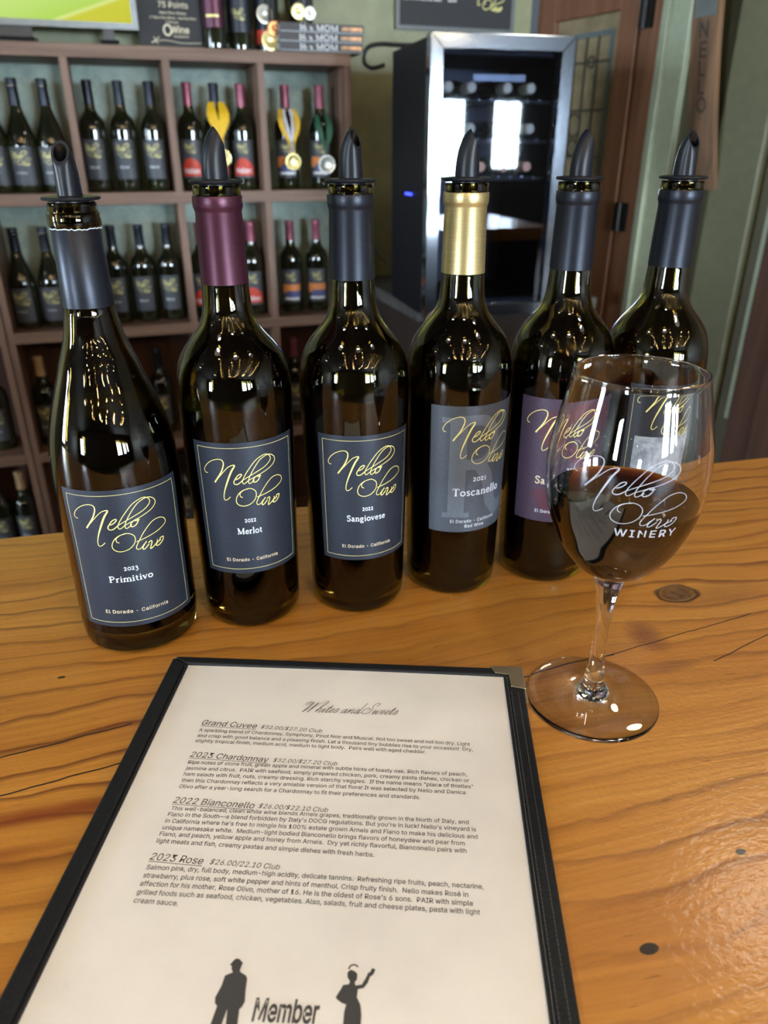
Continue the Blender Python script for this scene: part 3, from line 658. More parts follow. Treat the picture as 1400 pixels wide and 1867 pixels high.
# sans alphabet: code point -> advance, then outline loops as x, y, x, y ... in thousandths
SANS_N = {
 32: (188, []),
 33: (196, [[67,160,63,509,132,509,128,160], [98,-4,81,-1,66,9,56,24,52,41,56,58,66,73,81,83,98,86,116,83,130,73,140,58,143,41,140,24,130,9,116,-1]]),
 34: (321, [[78,318,70,509,136,509,128,318], [193,318,185,509,250,509,243,318]]),
 36: (447, [[202,-74,202,583,244,583,244,-74], [224,-9,172,-4,128,9,91,31,64,60,46,96,38,137,104,137,110,110,123,88,142,71,166,59,194,52,224,49,257,52,286,60,311,74,329,92,341,114,346,139,342,161,332,179,316,193,296,205,245,222,184,239,128,260,86,289,60,326,52,372,58,413,75,448,102,476,138,498,180,511,227,516,275,511,316,498,351,476,377,449,394,415,401,378,337,378,326,412,302,437,267,453,225,459,194,456,167,448,145,435,129,418,118,398,115,376,119,352,131,334,148,319,169,308,212,293,264,279,312,264,336,252,359,238,379,220,395,198,405,171,408,139,403,99,386,64,360,34,323,11,278,-4]]),
 37: (676, [[175,283,146,286,121,297,101,314,86,335,78,360,75,388,75,412,78,440,87,464,101,486,121,503,146,513,175,517,206,513,230,503,250,486,264,464,273,440,276,412,276,388,273,360,264,335,250,314,230,297,205,286], [175,327,198,332,212,346,221,365,223,388,223,412,221,435,213,454,198,468,175,473,153,468,138,454,130,435,127,412,127,388,130,365,138,346,153,332], [501,-10,471,-6,446,5,426,21,412,43,403,68,400,95,400,120,403,147,412,172,427,194,447,210,471,221,501,225,531,221,556,210,576,194,590,172,598,147,601,120,601,95,598,68,589,43,575,21,555,5,531,-6], [501,35,523,39,538,53,546,73,549,95,549,120,546,142,538,162,524,176,501,180,479,176,464,162,456,142,453,120,453,95,455,73,464,53,479,39], [132,0,482,509,540,509,191,0]]),
 38: (448, [[197,-7,150,-2,110,12,78,34,54,62,39,96,34,133,37,163,47,189,63,213,85,235,140,279,216,335,237,352,255,375,260,389,262,405,258,427,245,445,226,457,201,461,184,459,168,453,155,444,145,431,139,416,137,399,139,380,145,363,169,327,204,284,438,0,364,0,171,231,121,293,102,319,87,344,78,370,75,398,79,430,91,458,109,481,134,499,165,510,200,513,235,510,266,499,290,482,308,459,320,433,324,404,322,382,315,362,305,342,291,325,256,293,154,217,128,195,110,174,100,154,97,131,100,108,109,87,124,70,143,57,166,49,193,46,223,50,251,59,278,75,301,95,321,121,336,151,346,186,349,224,408,224,405,180,397,144,385,115,371,92,345,62,333,47,305,23,271,7,234,-3]]),
 39: (206, [[78,318,70,509,136,509,128,318]]),
 40: (273, [[89,207,92,264,101,324,114,384,132,441,153,494,177,539,236,539,212,485,191,428,174,370,161,313,154,258,151,207,154,161,160,115,172,67,188,16,209,-38,236,-96,177,-96,139,-21,111,55,95,131]]),
 41: (273, [[37,-96,64,-37,86,18,102,69,113,116,120,162,122,207,119,258,112,313,99,370,82,428,62,485,37,539,97,539,121,494,142,441,159,384,173,323,181,264,184,207,178,130,161,53,134,-22,97,-96]]),
 44: (188, [[38,-119,68,71,137,71,84,-119]]),
 45: (453, [[337,244,337,188,114,188,114,244]]),
 46: (188, [[95,-4,78,-1,63,9,53,24,50,41,53,59,63,73,78,83,95,87,113,83,128,73,138,59,141,41,138,24,128,9,113,-1]]),
 47: (249, [[235,533,71,-76,14,-76,178,533]]),
 48: (453, [[227,-7,174,1,130,24,95,62,69,113,53,178,48,254,53,330,69,395,95,447,130,484,174,508,227,516,279,508,323,484,358,447,384,395,400,330,405,254,400,178,384,113,359,62,323,24,279,1], [227,50,261,56,290,74,313,103,330,144,340,194,344,254,340,314,330,365,313,405,290,435,261,453,227,460,192,453,163,435,140,405,123,365,113,314,109,254,113,194,123,144,140,103,163,74,192,56]]),
 49: (453, [[76,0,76,55,391,55,391,0], [276,509,276,0,212,0,212,448,209,448,86,358,86,427,198,509]]),
 50: (453, [[64,0,64,47,234,229,282,282,299,305,311,327,318,348,320,371,317,397,308,419,293,436,273,449,250,457,224,460,196,457,172,447,153,433,139,413,130,390,127,362,66,362,71,405,86,442,111,473,143,496,182,511,225,516,268,511,306,497,337,474,361,445,376,411,381,372,378,345,371,318,357,290,336,259,267,180,153,60,153,57,389,57,389,0]]),
 51: (453, [[218,-7,173,-3,133,10,98,30,70,57,52,91,44,132,109,132,115,107,126,87,144,71,165,59,191,52,219,50,248,53,275,61,297,74,315,93,325,116,329,145,326,172,316,196,299,217,275,234,242,244,201,248,157,248,157,299,288,448,288,452,70,452,70,509,372,509,372,461,211,278,211,289,264,288,308,276,344,253,371,222,387,186,393,145,387,103,370,66,344,36,309,12,266,-2]]),
 52: (453, [[40,105,40,158,247,509,311,509,109,166,109,163,413,163,413,105], [282,0,282,121,282,146,282,318,343,318,343,0]]),
 53: (453, [[221,-7,178,-2,140,11,108,32,83,60,66,93,60,130,122,130,127,108,138,89,154,73,173,60,196,52,221,50,250,53,276,64,298,82,314,104,324,131,328,162,324,193,314,221,297,244,275,262,248,273,218,277,192,275,167,268,145,258,128,246,67,253,96,509,366,509,366,452,151,452,134,301,136,301,155,315,178,325,203,331,229,334,263,330,294,321,321,306,345,285,364,260,379,231,388,199,391,163,385,117,369,76,343,41,309,15,268,-1]]),
 54: (453, [[226,-7,182,-1,142,15,109,40,84,74,69,115,64,162,68,199,80,239,102,285,137,340,252,509,322,509,151,261,145,261,154,275,165,288,179,299,196,307,214,312,235,314,278,309,316,295,346,271,370,240,384,201,389,157,384,112,368,73,343,39,310,14,271,-2], [226,48,254,52,279,63,299,79,314,101,324,128,327,157,324,187,314,213,299,235,279,251,254,262,226,265,198,262,174,252,153,235,138,214,128,188,125,158,128,128,138,102,153,79,174,63,198,52]]),
 55: (453, [[97,0,323,448,323,452,62,452,62,509,391,509,391,449,165,0]]),
 56: (453, [[226,-7,178,-2,136,11,101,33,74,62,57,96,52,135,55,166,65,195,81,220,101,241,125,256,153,265,153,267,119,282,93,308,76,342,70,380,75,417,90,450,114,477,146,498,184,511,226,516,269,511,306,498,337,477,361,450,377,417,382,380,376,342,359,308,333,282,300,267,300,265,327,256,351,241,372,220,387,195,397,166,401,135,395,96,378,62,352,33,317,11,275,-2], [226,49,258,52,285,60,307,74,323,91,333,113,337,139,333,165,322,189,305,208,283,223,256,232,226,235,196,232,169,223,147,208,130,189,119,165,115,139,119,113,129,91,145,74,167,60,195,52], [226,290,252,292,274,300,293,313,307,330,316,351,319,376,316,399,308,420,294,437,275,449,252,457,226,460,200,457,177,449,159,437,145,420,136,399,133,376,136,351,145,330,159,313,178,300,201,292]]),
 57: (453, [[226,516,271,510,310,494,343,468,368,434,384,393,389,347,385,309,373,270,350,224,315,168,200,0,130,0,301,248,307,248,299,234,287,221,273,210,257,202,238,196,218,195,175,199,137,214,106,237,83,269,68,307,64,352,69,397,85,436,110,469,143,494,182,510], [226,460,199,457,174,446,154,429,138,407,129,381,125,352,129,322,138,295,154,274,174,257,199,247,226,243,254,247,279,257,299,273,314,295,324,321,327,350,324,381,314,407,299,429,279,446,254,457]]),
 58: (188, [[95,-4,78,-1,63,9,53,24,50,41,53,59,63,73,78,83,95,87,113,83,128,73,138,59,141,41,138,24,128,9,113,-1], [95,271,78,274,63,284,53,299,50,316,53,334,63,349,78,359,95,362,113,359,128,349,138,334,141,316,138,299,128,284,113,274]]),
 65: (480, [[16,0,201,509,276,509,463,0,395,0,287,302,264,372,232,478,245,478,213,371,191,302,85,0], [110,142,110,199,370,199,370,142]]),
 66: (456, [[60,0,60,509,241,509,289,504,329,491,359,469,381,442,394,410,398,374,395,344,387,320,373,301,356,286,336,275,315,267,315,262,339,257,363,245,385,227,402,203,414,173,418,136,413,100,400,67,377,39,344,18,301,4,247,0], [125,57,245,57,296,63,330,80,349,105,355,137,352,161,342,184,327,203,306,218,279,228,248,231,125,231], [125,285,238,285,265,288,288,296,308,309,323,326,333,348,336,372,330,403,313,429,283,446,240,452,125,452]]),
 67: (510, [[267,-7,205,1,150,25,104,63,70,115,48,179,40,254,48,329,70,393,104,445,150,484,205,508,267,516,305,513,340,504,373,490,402,471,427,447,448,418,463,385,473,348,408,348,401,373,389,395,375,413,357,428,337,440,315,449,292,454,267,456,223,450,184,432,150,403,125,364,109,314,103,254,109,194,125,145,151,105,184,76,223,59,267,53,292,55,315,60,337,69,357,81,375,96,389,114,401,136,408,160,473,160,463,124,448,91,428,62,402,38,373,19,341,5,305,-4]]),
 68: (502, [[219,0,96,0,96,57,215,57,272,63,318,81,354,110,379,149,394,198,399,255,394,312,379,361,354,399,320,428,275,446,221,452,93,452,93,509,225,509,294,501,353,478,399,441,433,391,455,329,462,255,455,181,433,119,398,68,351,31,291,8], [125,509,125,0,60,0,60,509]]),
 69: (419, [[60,0,60,509,372,509,372,452,125,452,125,286,355,286,355,229,125,229,125,57,375,57,375,0]]),
 70: (410, [[60,0,60,509,369,509,369,452,125,452,125,278,346,278,346,221,125,221,125,0]]),
 71: (520, [[269,-7,205,1,149,25,104,64,69,116,47,179,40,254,47,329,69,393,103,445,149,484,203,508,265,516,304,513,340,504,374,489,403,469,429,445,449,416,465,384,474,349,408,349,399,372,387,393,373,411,356,427,337,439,315,448,291,454,265,456,222,450,183,432,150,404,125,364,109,314,103,254,109,194,125,145,151,105,184,76,224,59,269,53,309,57,345,71,374,93,396,123,410,160,415,202,434,199,283,199,283,256,478,256,478,200,471,141,451,91,419,50,377,19,326,0]]),
 72: (517, [[60,0,60,509,125,509,125,289,392,289,392,509,457,509,457,0,392,0,392,232,125,232,125,0]]),
 73: (300, [[31,0,31,57,118,57,118,452,31,452,31,509,269,509,269,452,183,452,183,57,269,57,269,0]]),
 74: (396, [[185,-7,124,3,75,33,44,81,33,145,33,173,98,173,98,145,104,104,122,74,149,56,185,50,220,56,248,74,266,104,272,145,272,509,336,509,336,145,326,81,294,33,246,3]]),
 75: (467, [[104,145,104,216,139,261,174,303,212,344,364,509,448,509,231,276,228,276], [60,0,60,509,125,509,125,334,124,225,125,193,125,0], [372,0,188,259,228,309,449,0]]),
 76: (393, [[60,0,60,509,125,509,125,57,361,57,361,0]]),
 77: (628, [[60,0,60,509,152,509,277,187,287,159,299,123,311,84,322,49,307,49,318,83,330,121,342,158,352,187,476,509,568,509,568,0,504,0,504,291,504,327,505,369,506,413,507,457,513,457,498,409,482,363,467,322,456,291,342,0,286,0,170,291,159,321,145,361,129,408,112,457,119,457,120,416,121,372,122,328,122,291,122,0]]),
 78: (523, [[60,0,60,509,136,509,343,183,363,151,388,107,414,55,405,54,401,108,399,157,399,195,399,509,463,509,463,0,387,0,202,290,177,331,148,381,108,452,119,454,122,384,124,328,125,291,125,0]]),
 79: (533, [[267,-7,205,1,150,25,105,63,70,115,48,179,40,254,48,329,70,393,105,445,150,484,205,508,267,516,329,508,384,484,429,445,464,393,486,329,493,254,486,179,464,115,429,63,384,25,329,1], [267,53,310,59,349,76,383,105,408,144,425,194,430,254,425,314,408,365,383,404,349,433,310,450,267,456,223,450,184,433,151,404,125,364,109,314,103,254,109,194,125,144,151,105,184,76,223,59]]),
 80: (445, [[60,0,60,509,235,509,289,503,332,487,366,462,390,430,404,391,409,348,404,304,390,265,366,233,332,207,289,191,235,186,109,186,109,242,233,242,269,246,297,256,318,272,333,294,342,319,344,348,342,376,333,402,318,423,297,439,268,449,232,452,125,452,125,0]]),
 81: (533, [[245,159,313,159,369,85,384,65,468,-48,401,-48,346,27,331,46], [267,-7,205,1,150,25,105,63,70,115,48,179,40,254,48,329,70,393,105,445,150,484,205,508,267,516,329,508,384,484,429,445,464,393,486,329,493,254,486,179,464,115,429,63,384,25,329,1], [267,53,310,59,349,76,383,105,408,144,425,194,430,254,425,314,408,365,383,404,349,433,310,450,267,456,223,450,184,433,151,404,125,364,109,314,103,254,109,194,125,144,151,105,184,76,223,59]]),
 82: (449, [[60,0,60,509,236,509,290,504,333,489,367,465,390,433,405,395,409,352,405,309,390,271,367,240,333,217,289,203,236,198,96,198,96,255,234,255,269,258,298,267,319,281,334,300,342,324,345,352,342,380,334,405,319,425,298,440,269,449,233,452,125,452,125,0], [353,0,230,229,303,229,428,0]]),
 83: (447, [[224,-9,172,-4,128,9,91,31,64,60,46,96,38,137,104,137,110,110,123,88,142,71,166,59,194,52,224,49,257,52,286,60,311,74,329,92,341,114,346,139,342,161,332,179,316,193,296,205,245,222,184,239,128,260,86,289,60,326,52,372,58,413,75,448,102,476,138,498,180,511,227,516,275,511,316,498,351,476,377,449,394,415,401,378,337,378,326,412,302,437,267,453,225,459,194,456,167,448,145,435,129,418,118,398,115,376,119,352,131,334,148,319,169,308,212,293,264,279,312,264,336,252,359,238,379,220,395,198,405,171,408,139,403,99,386,64,360,34,323,11,278,-4]]),
 84: (449, [[32,452,32,509,417,509,417,452,257,452,257,0,193,0,193,452]]),
 85: (517, [[259,-8,203,-2,154,15,114,43,85,80,66,124,60,173,60,509,124,509,124,178,128,144,141,113,160,87,187,68,220,56,259,52,298,56,331,68,357,87,377,113,389,144,393,178,393,509,457,509,457,173,451,124,433,80,403,43,363,15,315,-2]]),
 86: (480, [[204,0,16,509,84,509,192,206,215,137,248,31,235,31,267,138,290,206,395,509,463,509,278,0]]),
 87: (686, [[155,0,16,509,82,509,163,196,175,145,187,94,197,40,189,40,200,94,211,145,224,196,306,509,380,509,462,196,474,145,486,94,497,40,488,40,499,94,510,145,523,196,603,509,670,509,530,0,455,0,368,323,351,391,336,475,350,475,335,395,318,323,230,0]]),
 88: (474, [[18,0,217,284,217,236,29,509,104,509,178,400,204,361,223,329,243,292,232,292,252,329,272,361,298,400,374,509,446,509,259,239,259,287,456,0,382,0,292,129,268,165,250,195,230,231,244,231,225,196,206,166,182,129,91,0]]),
 89: (472, [[203,0,203,208,16,509,91,509,192,344,222,292,250,230,224,230,251,293,280,344,381,509,455,509,268,208,268,0]]),
 90: (438, [[42,0,42,46,273,385,306,431,341,476,348,454,285,452,223,452,40,452,40,509,397,509,397,462,169,129,134,81,97,33,90,54,152,57,214,57,399,57,399,0]]),
 97: (389, [[160,-9,126,-5,94,5,68,22,48,45,35,73,30,108,34,138,43,161,58,179,78,193,100,203,125,211,178,220,234,227,252,230,265,235,273,243,276,255,276,257,273,279,267,297,256,311,240,322,220,329,196,331,171,329,149,322,132,313,118,301,107,288,100,274,41,291,57,322,79,346,104,364,133,375,163,382,194,384,239,379,263,372,286,360,306,343,322,320,333,290,337,251,337,0,277,0,277,52,272,52,252,25,236,12,215,1,190,-6], [170,45,202,49,228,59,248,74,263,93,272,115,276,138,276,190,259,182,231,176,200,171,175,168,134,159,117,150,103,139,95,124,92,105,94,87,102,72,114,61,130,52,149,47]]),
 98: (424, [[229,-8,198,-5,172,4,153,17,138,31,118,59,112,59,112,0,53,0,53,509,114,509,114,319,118,319,137,346,152,360,171,373,197,381,229,384,274,378,313,361,345,332,370,293,385,245,390,189,385,133,370,84,346,45,313,16,274,-2], [220,47,253,51,279,66,301,88,316,117,325,151,328,189,325,227,316,261,301,290,280,311,253,325,220,330,188,325,161,312,140,291,125,263,116,229,113,189,116,150,125,115,140,86,162,65,188,51]]),
 99: (396, [[207,-8,159,-2,117,16,82,46,56,85,40,133,34,187,40,243,56,291,82,330,117,360,159,378,207,384,234,383,260,377,284,368,305,356,324,341,340,322,353,301,362,277,303,262,290,289,270,311,242,325,207,330,173,325,145,310,124,287,108,258,99,224,96,187,99,151,108,117,124,89,145,66,173,51,207,46,243,52,271,66,292,89,304,117,363,102,354,78,341,56,325,37,306,21,285,9,261,-1,235,-6]]),
 100: (424, [[195,-8,151,-2,111,16,79,45,55,84,39,133,34,189,39,245,55,293,79,332,112,361,151,378,196,384,228,381,253,373,272,360,287,346,306,319,311,319,311,509,372,509,372,0,313,0,313,59,307,59,287,31,272,17,252,4,227,-5], [205,47,236,51,263,65,284,86,299,115,309,150,312,189,309,229,300,263,284,291,263,312,237,325,205,330,172,325,145,311,124,290,108,261,99,227,96,189,99,151,109,117,124,88,145,66,172,51]]),
 101: (404, [[212,-8,161,-2,117,16,82,46,56,85,40,132,34,187,39,242,55,290,81,329,115,359,157,378,205,384,236,382,266,374,294,361,319,341,341,315,357,282,368,242,371,194,371,169,75,169,75,221,338,221,310,202,307,237,298,269,283,294,263,314,237,326,205,330,173,326,146,313,125,294,109,270,99,241,96,211,96,178,100,139,110,106,128,80,151,61,179,50,212,46,234,48,254,53,271,61,285,73,297,88,306,105,365,91,353,63,335,39,311,19,283,4,249,-5]]),
 102: (254, [[228,379,228,327,6,327,6,379], [81,0,81,432,84,461,96,486,113,505,135,519,161,527,187,530,222,527,243,521,227,468,215,472,195,474,171,470,154,460,145,443,142,419,142,0]]),
 103: (425, [[207,-151,168,-148,134,-140,105,-127,82,-110,64,-91,51,-69,101,-41,122,-66,136,-78,154,-88,178,-95,207,-97,249,-92,282,-75,304,-47,311,-6,311,68,306,68,287,41,272,28,252,16,227,8,195,5,152,10,113,27,80,53,55,90,39,136,34,191,39,246,55,293,80,332,112,361,152,378,196,384,228,382,253,373,273,360,288,346,308,319,313,319,313,379,372,379,372,-9,367,-54,350,-90,324,-117,291,-136,251,-147], [205,59,237,63,264,75,285,95,300,121,309,154,312,193,309,231,300,264,285,291,264,312,237,325,205,330,172,325,145,312,124,290,109,262,99,229,96,193,99,155,109,123,124,96,145,76,172,63]]),
 104: (410, [[114,227,114,0,53,0,53,509,114,509,114,287,102,287,124,332,152,362,187,379,227,384,264,380,295,369,321,349,341,321,353,285,357,240,357,0,296,0,296,235,290,275,273,304,246,323,210,329,184,326,161,317,141,303,126,283,117,257]]),
 105: (167, [[53,0,53,379,114,379,114,0], [84,443,67,446,54,455,44,468,41,483,44,499,54,512,67,521,84,524,100,521,114,512,123,499,126,483,123,468,114,455,100,446]]),
 106: (167, [[53,379,114,379,114,-30,111,-63,102,-90,86,-113,65,-129,37,-139,4,-143,-10,-143,-10,-87,2,-87,25,-83,40,-72,50,-54,53,-29], [83,443,67,446,53,455,44,468,41,483,44,499,53,512,67,521,83,524,100,521,114,512,123,499,126,483,123,468,114,455,100,446]]),
 107: (381, [[110,137,110,212,121,212,284,379,360,379,184,199,177,199], [53,0,53,509,114,509,114,0], [294,0,148,186,191,229,372,0]]),
 108: (189, [[139,-2,101,3,74,20,58,47,53,84,53,509,114,509,114,99,115,77,120,62,130,54,146,52,160,53,170,54,181,3,162,-1]]),
 109: (610, [[53,0,53,379,112,379,112,295,108,295,118,323,132,346,151,363,172,376,195,384,219,386,257,380,287,361,309,331,321,295,312,295,322,321,337,343,357,361,381,375,407,383,437,386,468,383,497,372,522,354,541,328,553,296,557,255,557,0,496,0,496,254,490,289,473,313,447,326,419,330,395,328,374,320,358,307,345,290,338,270,335,247,335,0,274,0,274,260,269,288,253,311,229,326,199,330,178,328,158,320,140,307,126,289,117,266,114,238,114,0]]),
 110: (410, [[114,227,114,0,53,0,53,379,112,379,112,287,102,287,124,332,152,362,187,379,227,384,264,380,295,369,321,349,341,321,353,285,357,240,357,0,296,0,296,235,290,275,273,304,246,323,210,329,184,326,161,317,141,303,126,283,117,257]]),
 111: (415, [[207,-8,159,-2,117,16,82,46,56,85,40,133,34,187,40,243,56,291,82,330,117,360,159,378,207,384,256,378,299,360,333,330,359,291,376,243,381,187,376,133,359,85,333,46,299,16,256,-2], [207,46,242,51,270,66,292,89,307,117,316,151,319,187,316,224,307,258,292,287,270,310,242,325,207,330,173,325,145,310,124,287,108,258,99,224,96,187,99,151,108,117,124,89,145,66,173,51]]),
 112: (424, [[53,-143,53,379,112,379,112,319,118,319,137,346,152,360,171,373,197,381,229,384,274,378,313,361,345,332,370,293,385,245,390,189,385,133,370,84,346,45,313,16,274,-2,229,-8,198,-5,173,4,153,17,138,31,118,59,114,59,114,-143], [220,47,253,51,279,66,301,88,316,117,325,151,328,189,325,227,316,261,301,290,280,311,253,325,220,330,188,325,161,312,140,291,125,263,116,229,113,189,116,150,125,115,140,86,162,65,188,51]]),
 113: (424, [[372,-143,311,-143,311,59,306,59,287,31,272,17,252,4,227,-5,195,-8,151,-2,111,16,79,45,55,84,39,133,34,189,39,245,55,293,79,332,112,361,151,378,196,384,228,381,253,373,272,360,287,346,307,319,313,319,313,379,372,379], [205,47,236,51,263,65,284,86,299,115,309,150,312,189,309,229,300,263,284,291,263,312,237,325,205,330,172,325,145,311,124,290,108,261,99,227,96,189,99,151,109,117,124,88,145,66,172,51]]),
 114: (259, [[53,0,53,379,112,379,112,321,115,321,130,347,152,367,181,380,213,385,229,384,243,384,243,322,230,324,207,326,182,323,159,315,140,301,126,284,117,262,114,237,114,0]]),
 115: (365, [[182,-8,145,-5,112,3,84,18,62,38,45,63,36,94,94,107,105,79,124,60,150,49,181,45,217,50,244,62,262,81,268,103,265,121,254,136,237,147,212,155,149,170,104,186,72,208,53,237,47,274,51,305,65,332,87,354,115,370,149,381,187,384,223,381,254,372,279,358,299,339,314,316,324,290,268,277,258,298,243,316,219,328,187,333,156,329,131,317,114,299,109,277,112,258,124,243,144,232,172,223,229,209,275,194,306,171,325,142,331,107,326,75,312,47,290,24,260,6,223,-5]]),
 116: (227, [[204,379,204,327,6,327,6,379], [65,471,126,471,126,98,128,76,136,61,150,53,170,50,185,51,202,54,213,2,192,-3,168,-4,125,2,92,21,72,52,65,93]]),
 117: (410, [[182,-5,146,-1,115,11,89,31,69,59,57,95,53,139,53,379,114,379,114,144,119,105,137,75,164,56,200,50,226,53,249,62,268,77,283,97,293,122,296,153,296,379,357,379,357,0,298,0,298,92,307,92,286,47,257,17,222,0]]),
 118: (389, [[163,0,17,379,84,379,165,155,187,87,206,21,184,21,203,87,224,155,305,379,371,379,226,0]]),
 119: (567, [[138,0,23,379,87,379,133,214,154,137,175,41,165,41,186,135,206,214,252,379,316,379,362,214,382,136,402,41,391,41,413,135,434,214,480,379,545,379,429,0,368,0,319,172,305,225,291,280,277,338,291,338,277,280,263,225,248,172,199,0]]),
 120: (379, [[21,0,171,218,171,171,29,379,100,379,147,306,179,253,207,206,175,206,202,253,233,306,282,379,352,379,209,169,209,214,358,0,287,0,231,85,200,136,173,182,205,182,178,136,148,85,91,0]]),
 121: (389, [[47,-139,61,-86,71,-87,88,-90,104,-89,118,-84,130,-74,141,-58,151,-36,163,-1,17,379,84,379,165,155,187,87,206,21,184,21,202,87,224,155,305,379,371,379,204,-58,191,-85,177,-107,159,-124,139,-136,117,-143,91,-145,65,-143]]),
 122: (380, [[42,0,42,46,254,320,254,323,48,323,48,379,333,379,333,331,126,60,126,56,339,56,339,0]]),
 233: (404, [[212,-8,161,-2,117,16,82,46,56,85,40,132,34,187,39,242,55,290,81,329,115,359,157,378,205,384,236,382,266,374,294,361,319,341,341,315,357,282,368,242,371,194,371,169,75,169,75,221,338,221,310,202,307,237,298,269,283,294,263,314,237,326,205,330,173,326,146,313,125,294,109,270,99,241,96,211,96,178,100,139,110,106,128,80,151,61,179,50,212,46,234,48,254,53,271,61,285,73,297,88,306,105,365,91,353,63,335,39,311,19,283,4,249,-5], [177,429,225,529,293,529,227,429]]),
 8212: (699, [[699,244,699,188,0,188,0,244]]),
}
SANS_G = {}
for _c, (_adv, _loops) in SANS_N.items():
    SANS_G[chr(_c)] = (_adv / 1000, [[(q[i] / 1000, q[i + 1] / 1000) for i in range(0, len(q), 2)] for q in _loops])
from mathutils.geometry import tessellate_polygon
_tess = {}
def glyph_tris(ch, bold):
    key = (ch, bold)
    if key not in _tess:
        loops = []
        for lp in SANS_G[ch][1]:
            n = len(lp); q = []
            for k in range(n):
                a, b, c = lp[k - 1], lp[k], lp[(k + 1) % n]
                d1 = Vector((b[0] - a[0], b[1] - a[1])); d2 = Vector((c[0] - b[0], c[1] - b[1]))
                if d1.length < 1e-9 or d2.length < 1e-9: q.append(Vector((b[0], b[1], 0))); continue
                d1.normalize(); d2.normalize()
                nn = Vector((-d1.y - d2.y, d1.x + d2.x))
                m = max(0.35, nn.length_squared / 2)
                nn = nn / m
                q.append(Vector((b[0] + nn.x * bold, b[1] + nn.y * bold, 0)))
            loops.append(q)
        # outer loops first, each with the holes that lie inside it
        def area(l): return sum(l[k - 1].x * l[k].y - l[k].x * l[k - 1].y for k in range(len(l))) / 2
        def inside(p, l):
            r = False
            for k in range(len(l)):
                a, b = l[k - 1], l[k]
                if (a.y > p.y) != (b.y > p.y) and p.x < (b.x - a.x) * (p.y - a.y) / (b.y - a.y) + a.x: r = not r
            return r
        vs = []; fs = []
        outs = [l for l in loops if sum(inside(l[0], m) for m in loops if m is not l) % 2 == 0]
        for o in outs:
            grp = [o] + [l for l in loops if not any(l is x for x in outs) and inside(l[0], o)]
            base = len(vs); pts = [p for l in grp for p in l]
            for t in tessellate_polygon(grp):
                a, b, c = (pts[x] for x in t)
                ccw = (b.x - a.x) * (c.y - a.y) - (b.y - a.y) * (c.x - a.x) > 0
                fs.append(tuple(base + x for x in (t if ccw else t[::-1])))
            vs += [(p.x, p.y) for p in pts]
        _tess[key] = (vs, fs)
    return _tess[key]
def font_mesh(body, size, shear=0.0, offset=0.0, spacing=0.0):
    """plain sans lettering from the outline table: flat verts and faces, left edge, right edge; cap height is 0.509 size"""
    mb = MB(); x = 0.0
    for ch in body:
        vs, fs = glyph_tris(ch, offset)
        mb.add([((x + px + shear * py) * size, py * size, 0.0) for px, py in vs], fs)
        x += SANS_G[ch][0] + spacing
    xs = [v[0] for v in mb.v]
    return mb, min(xs), max(xs)
def font_fit(body, x0, x1, y0, y1=None, ys=1.04, bold=0.0, shear=0.0, spacing=0.0):
    """lettering scaled to run from x0 to x1; bold in thousandths of the letter size"""
    mb, a, b = font_mesh(body, 1.0, shear=shear, offset=bold / 1000, spacing=spacing)
    k = (x1 - x0) / (b - a)
    y1 = y0 if y1 is None else y1
    s_ = (y1 - y0) / (x1 - x0)
    return mb.xf(lambda p: Vector(((p.x - a) * k + x0, p.y * k * ys + y0 + (p.x - a) * k * s_, p.z)))
def merge(*ms):
    o = MB()
    for m in ms: o.add(m.v, m.f)
    return o

# ------------------------------------------------------------------ bottles
CLARET = [(0.0, 0.002), (0.024, 0.0005), (0.0330, 0.0), (0.0353, 0.0022), (0.0362, 0.008), (0.0364, 0.020), (0.0376, 0.085), (0.0383, 0.130), (0.0390, 0.163), (0.0389, 0.172), (0.0382, 0.181), (0.0368, 0.189), (0.0345, 0.1960), (0.0312, 0.2018), (0.0272, 0.2070), (0.0232, 0.2116), (0.0200, 0.2160), (0.0178, 0.2208), (0.0164, 0.2260), (0.0156, 0.2320), (0.0148, 0.2440), (0.0138, 0.2860), (0.0141, 0.2870), (0.0148, 0.2885), (0.0149, 0.2950), (0.0145, 0.2956), (0.0146, 0.2966), (0.0146, 0.3000), (0.0138, 0.3010)]
BURG = [(0.0, 0.002), (0.026, 0.0005), (0.0360, 0.0), (0.0395, 0.003), (0.0408, 0.010), (0.0412, 0.020), (0.0412, 0.060), (0.0412, 0.095), (0.0414, 0.112), (0.0413, 0.124), (0.0405, 0.139), (0.0391, 0.150), (0.0368, 0.1605), (0.0338, 0.1705), (0.0305, 0.1805), (0.0270, 0.1905), (0.0237, 0.2005), (0.0207, 0.2085), (0.0184, 0.2160), (0.0167, 0.2235), (0.0154, 0.2300), (0.0147, 0.2360), (0.0137, 0.2795), (0.0147, 0.2802), (0.0150, 0.2815), (0.0150, 0.2862), (0.0146, 0.2872), (0.0137, 0.2876), (0.0138, 0.2890), (0.0138, 0.2922), (0.0130, 0.2932)]
def smooth_prof(p, sub=4, keep=5):
    """finer rings through the shoulder"""
    out = list(p[:keep]); body = p[keep:-8]; out += catmull(body, sub); out += list(p[-8:])
    return out
def rad_at(prof, z):
    for (r0, z0), (r1, z1) in zip(prof[:-1], prof[1:]):
        if z0 <= z <= z1 and z1 > z0: return r0 + (r1 - r0) * (z - z0) / (z1 - z0)
    return prof[-1][0]
def wrap(mb, prof, cx, off):
    """lay flat (arc length, height) geometry on the bottle wall; cx is where x = 0 sits, radians from the -Y side"""
    def fn(p):
        r = rad_at(prof, p.y)
        a = cx + p.x / 0.0385
        q = r + off + p.z
        return Vector((q * math.sin(a), -q * math.cos(a), p.y))
    return mb.xf(fn)
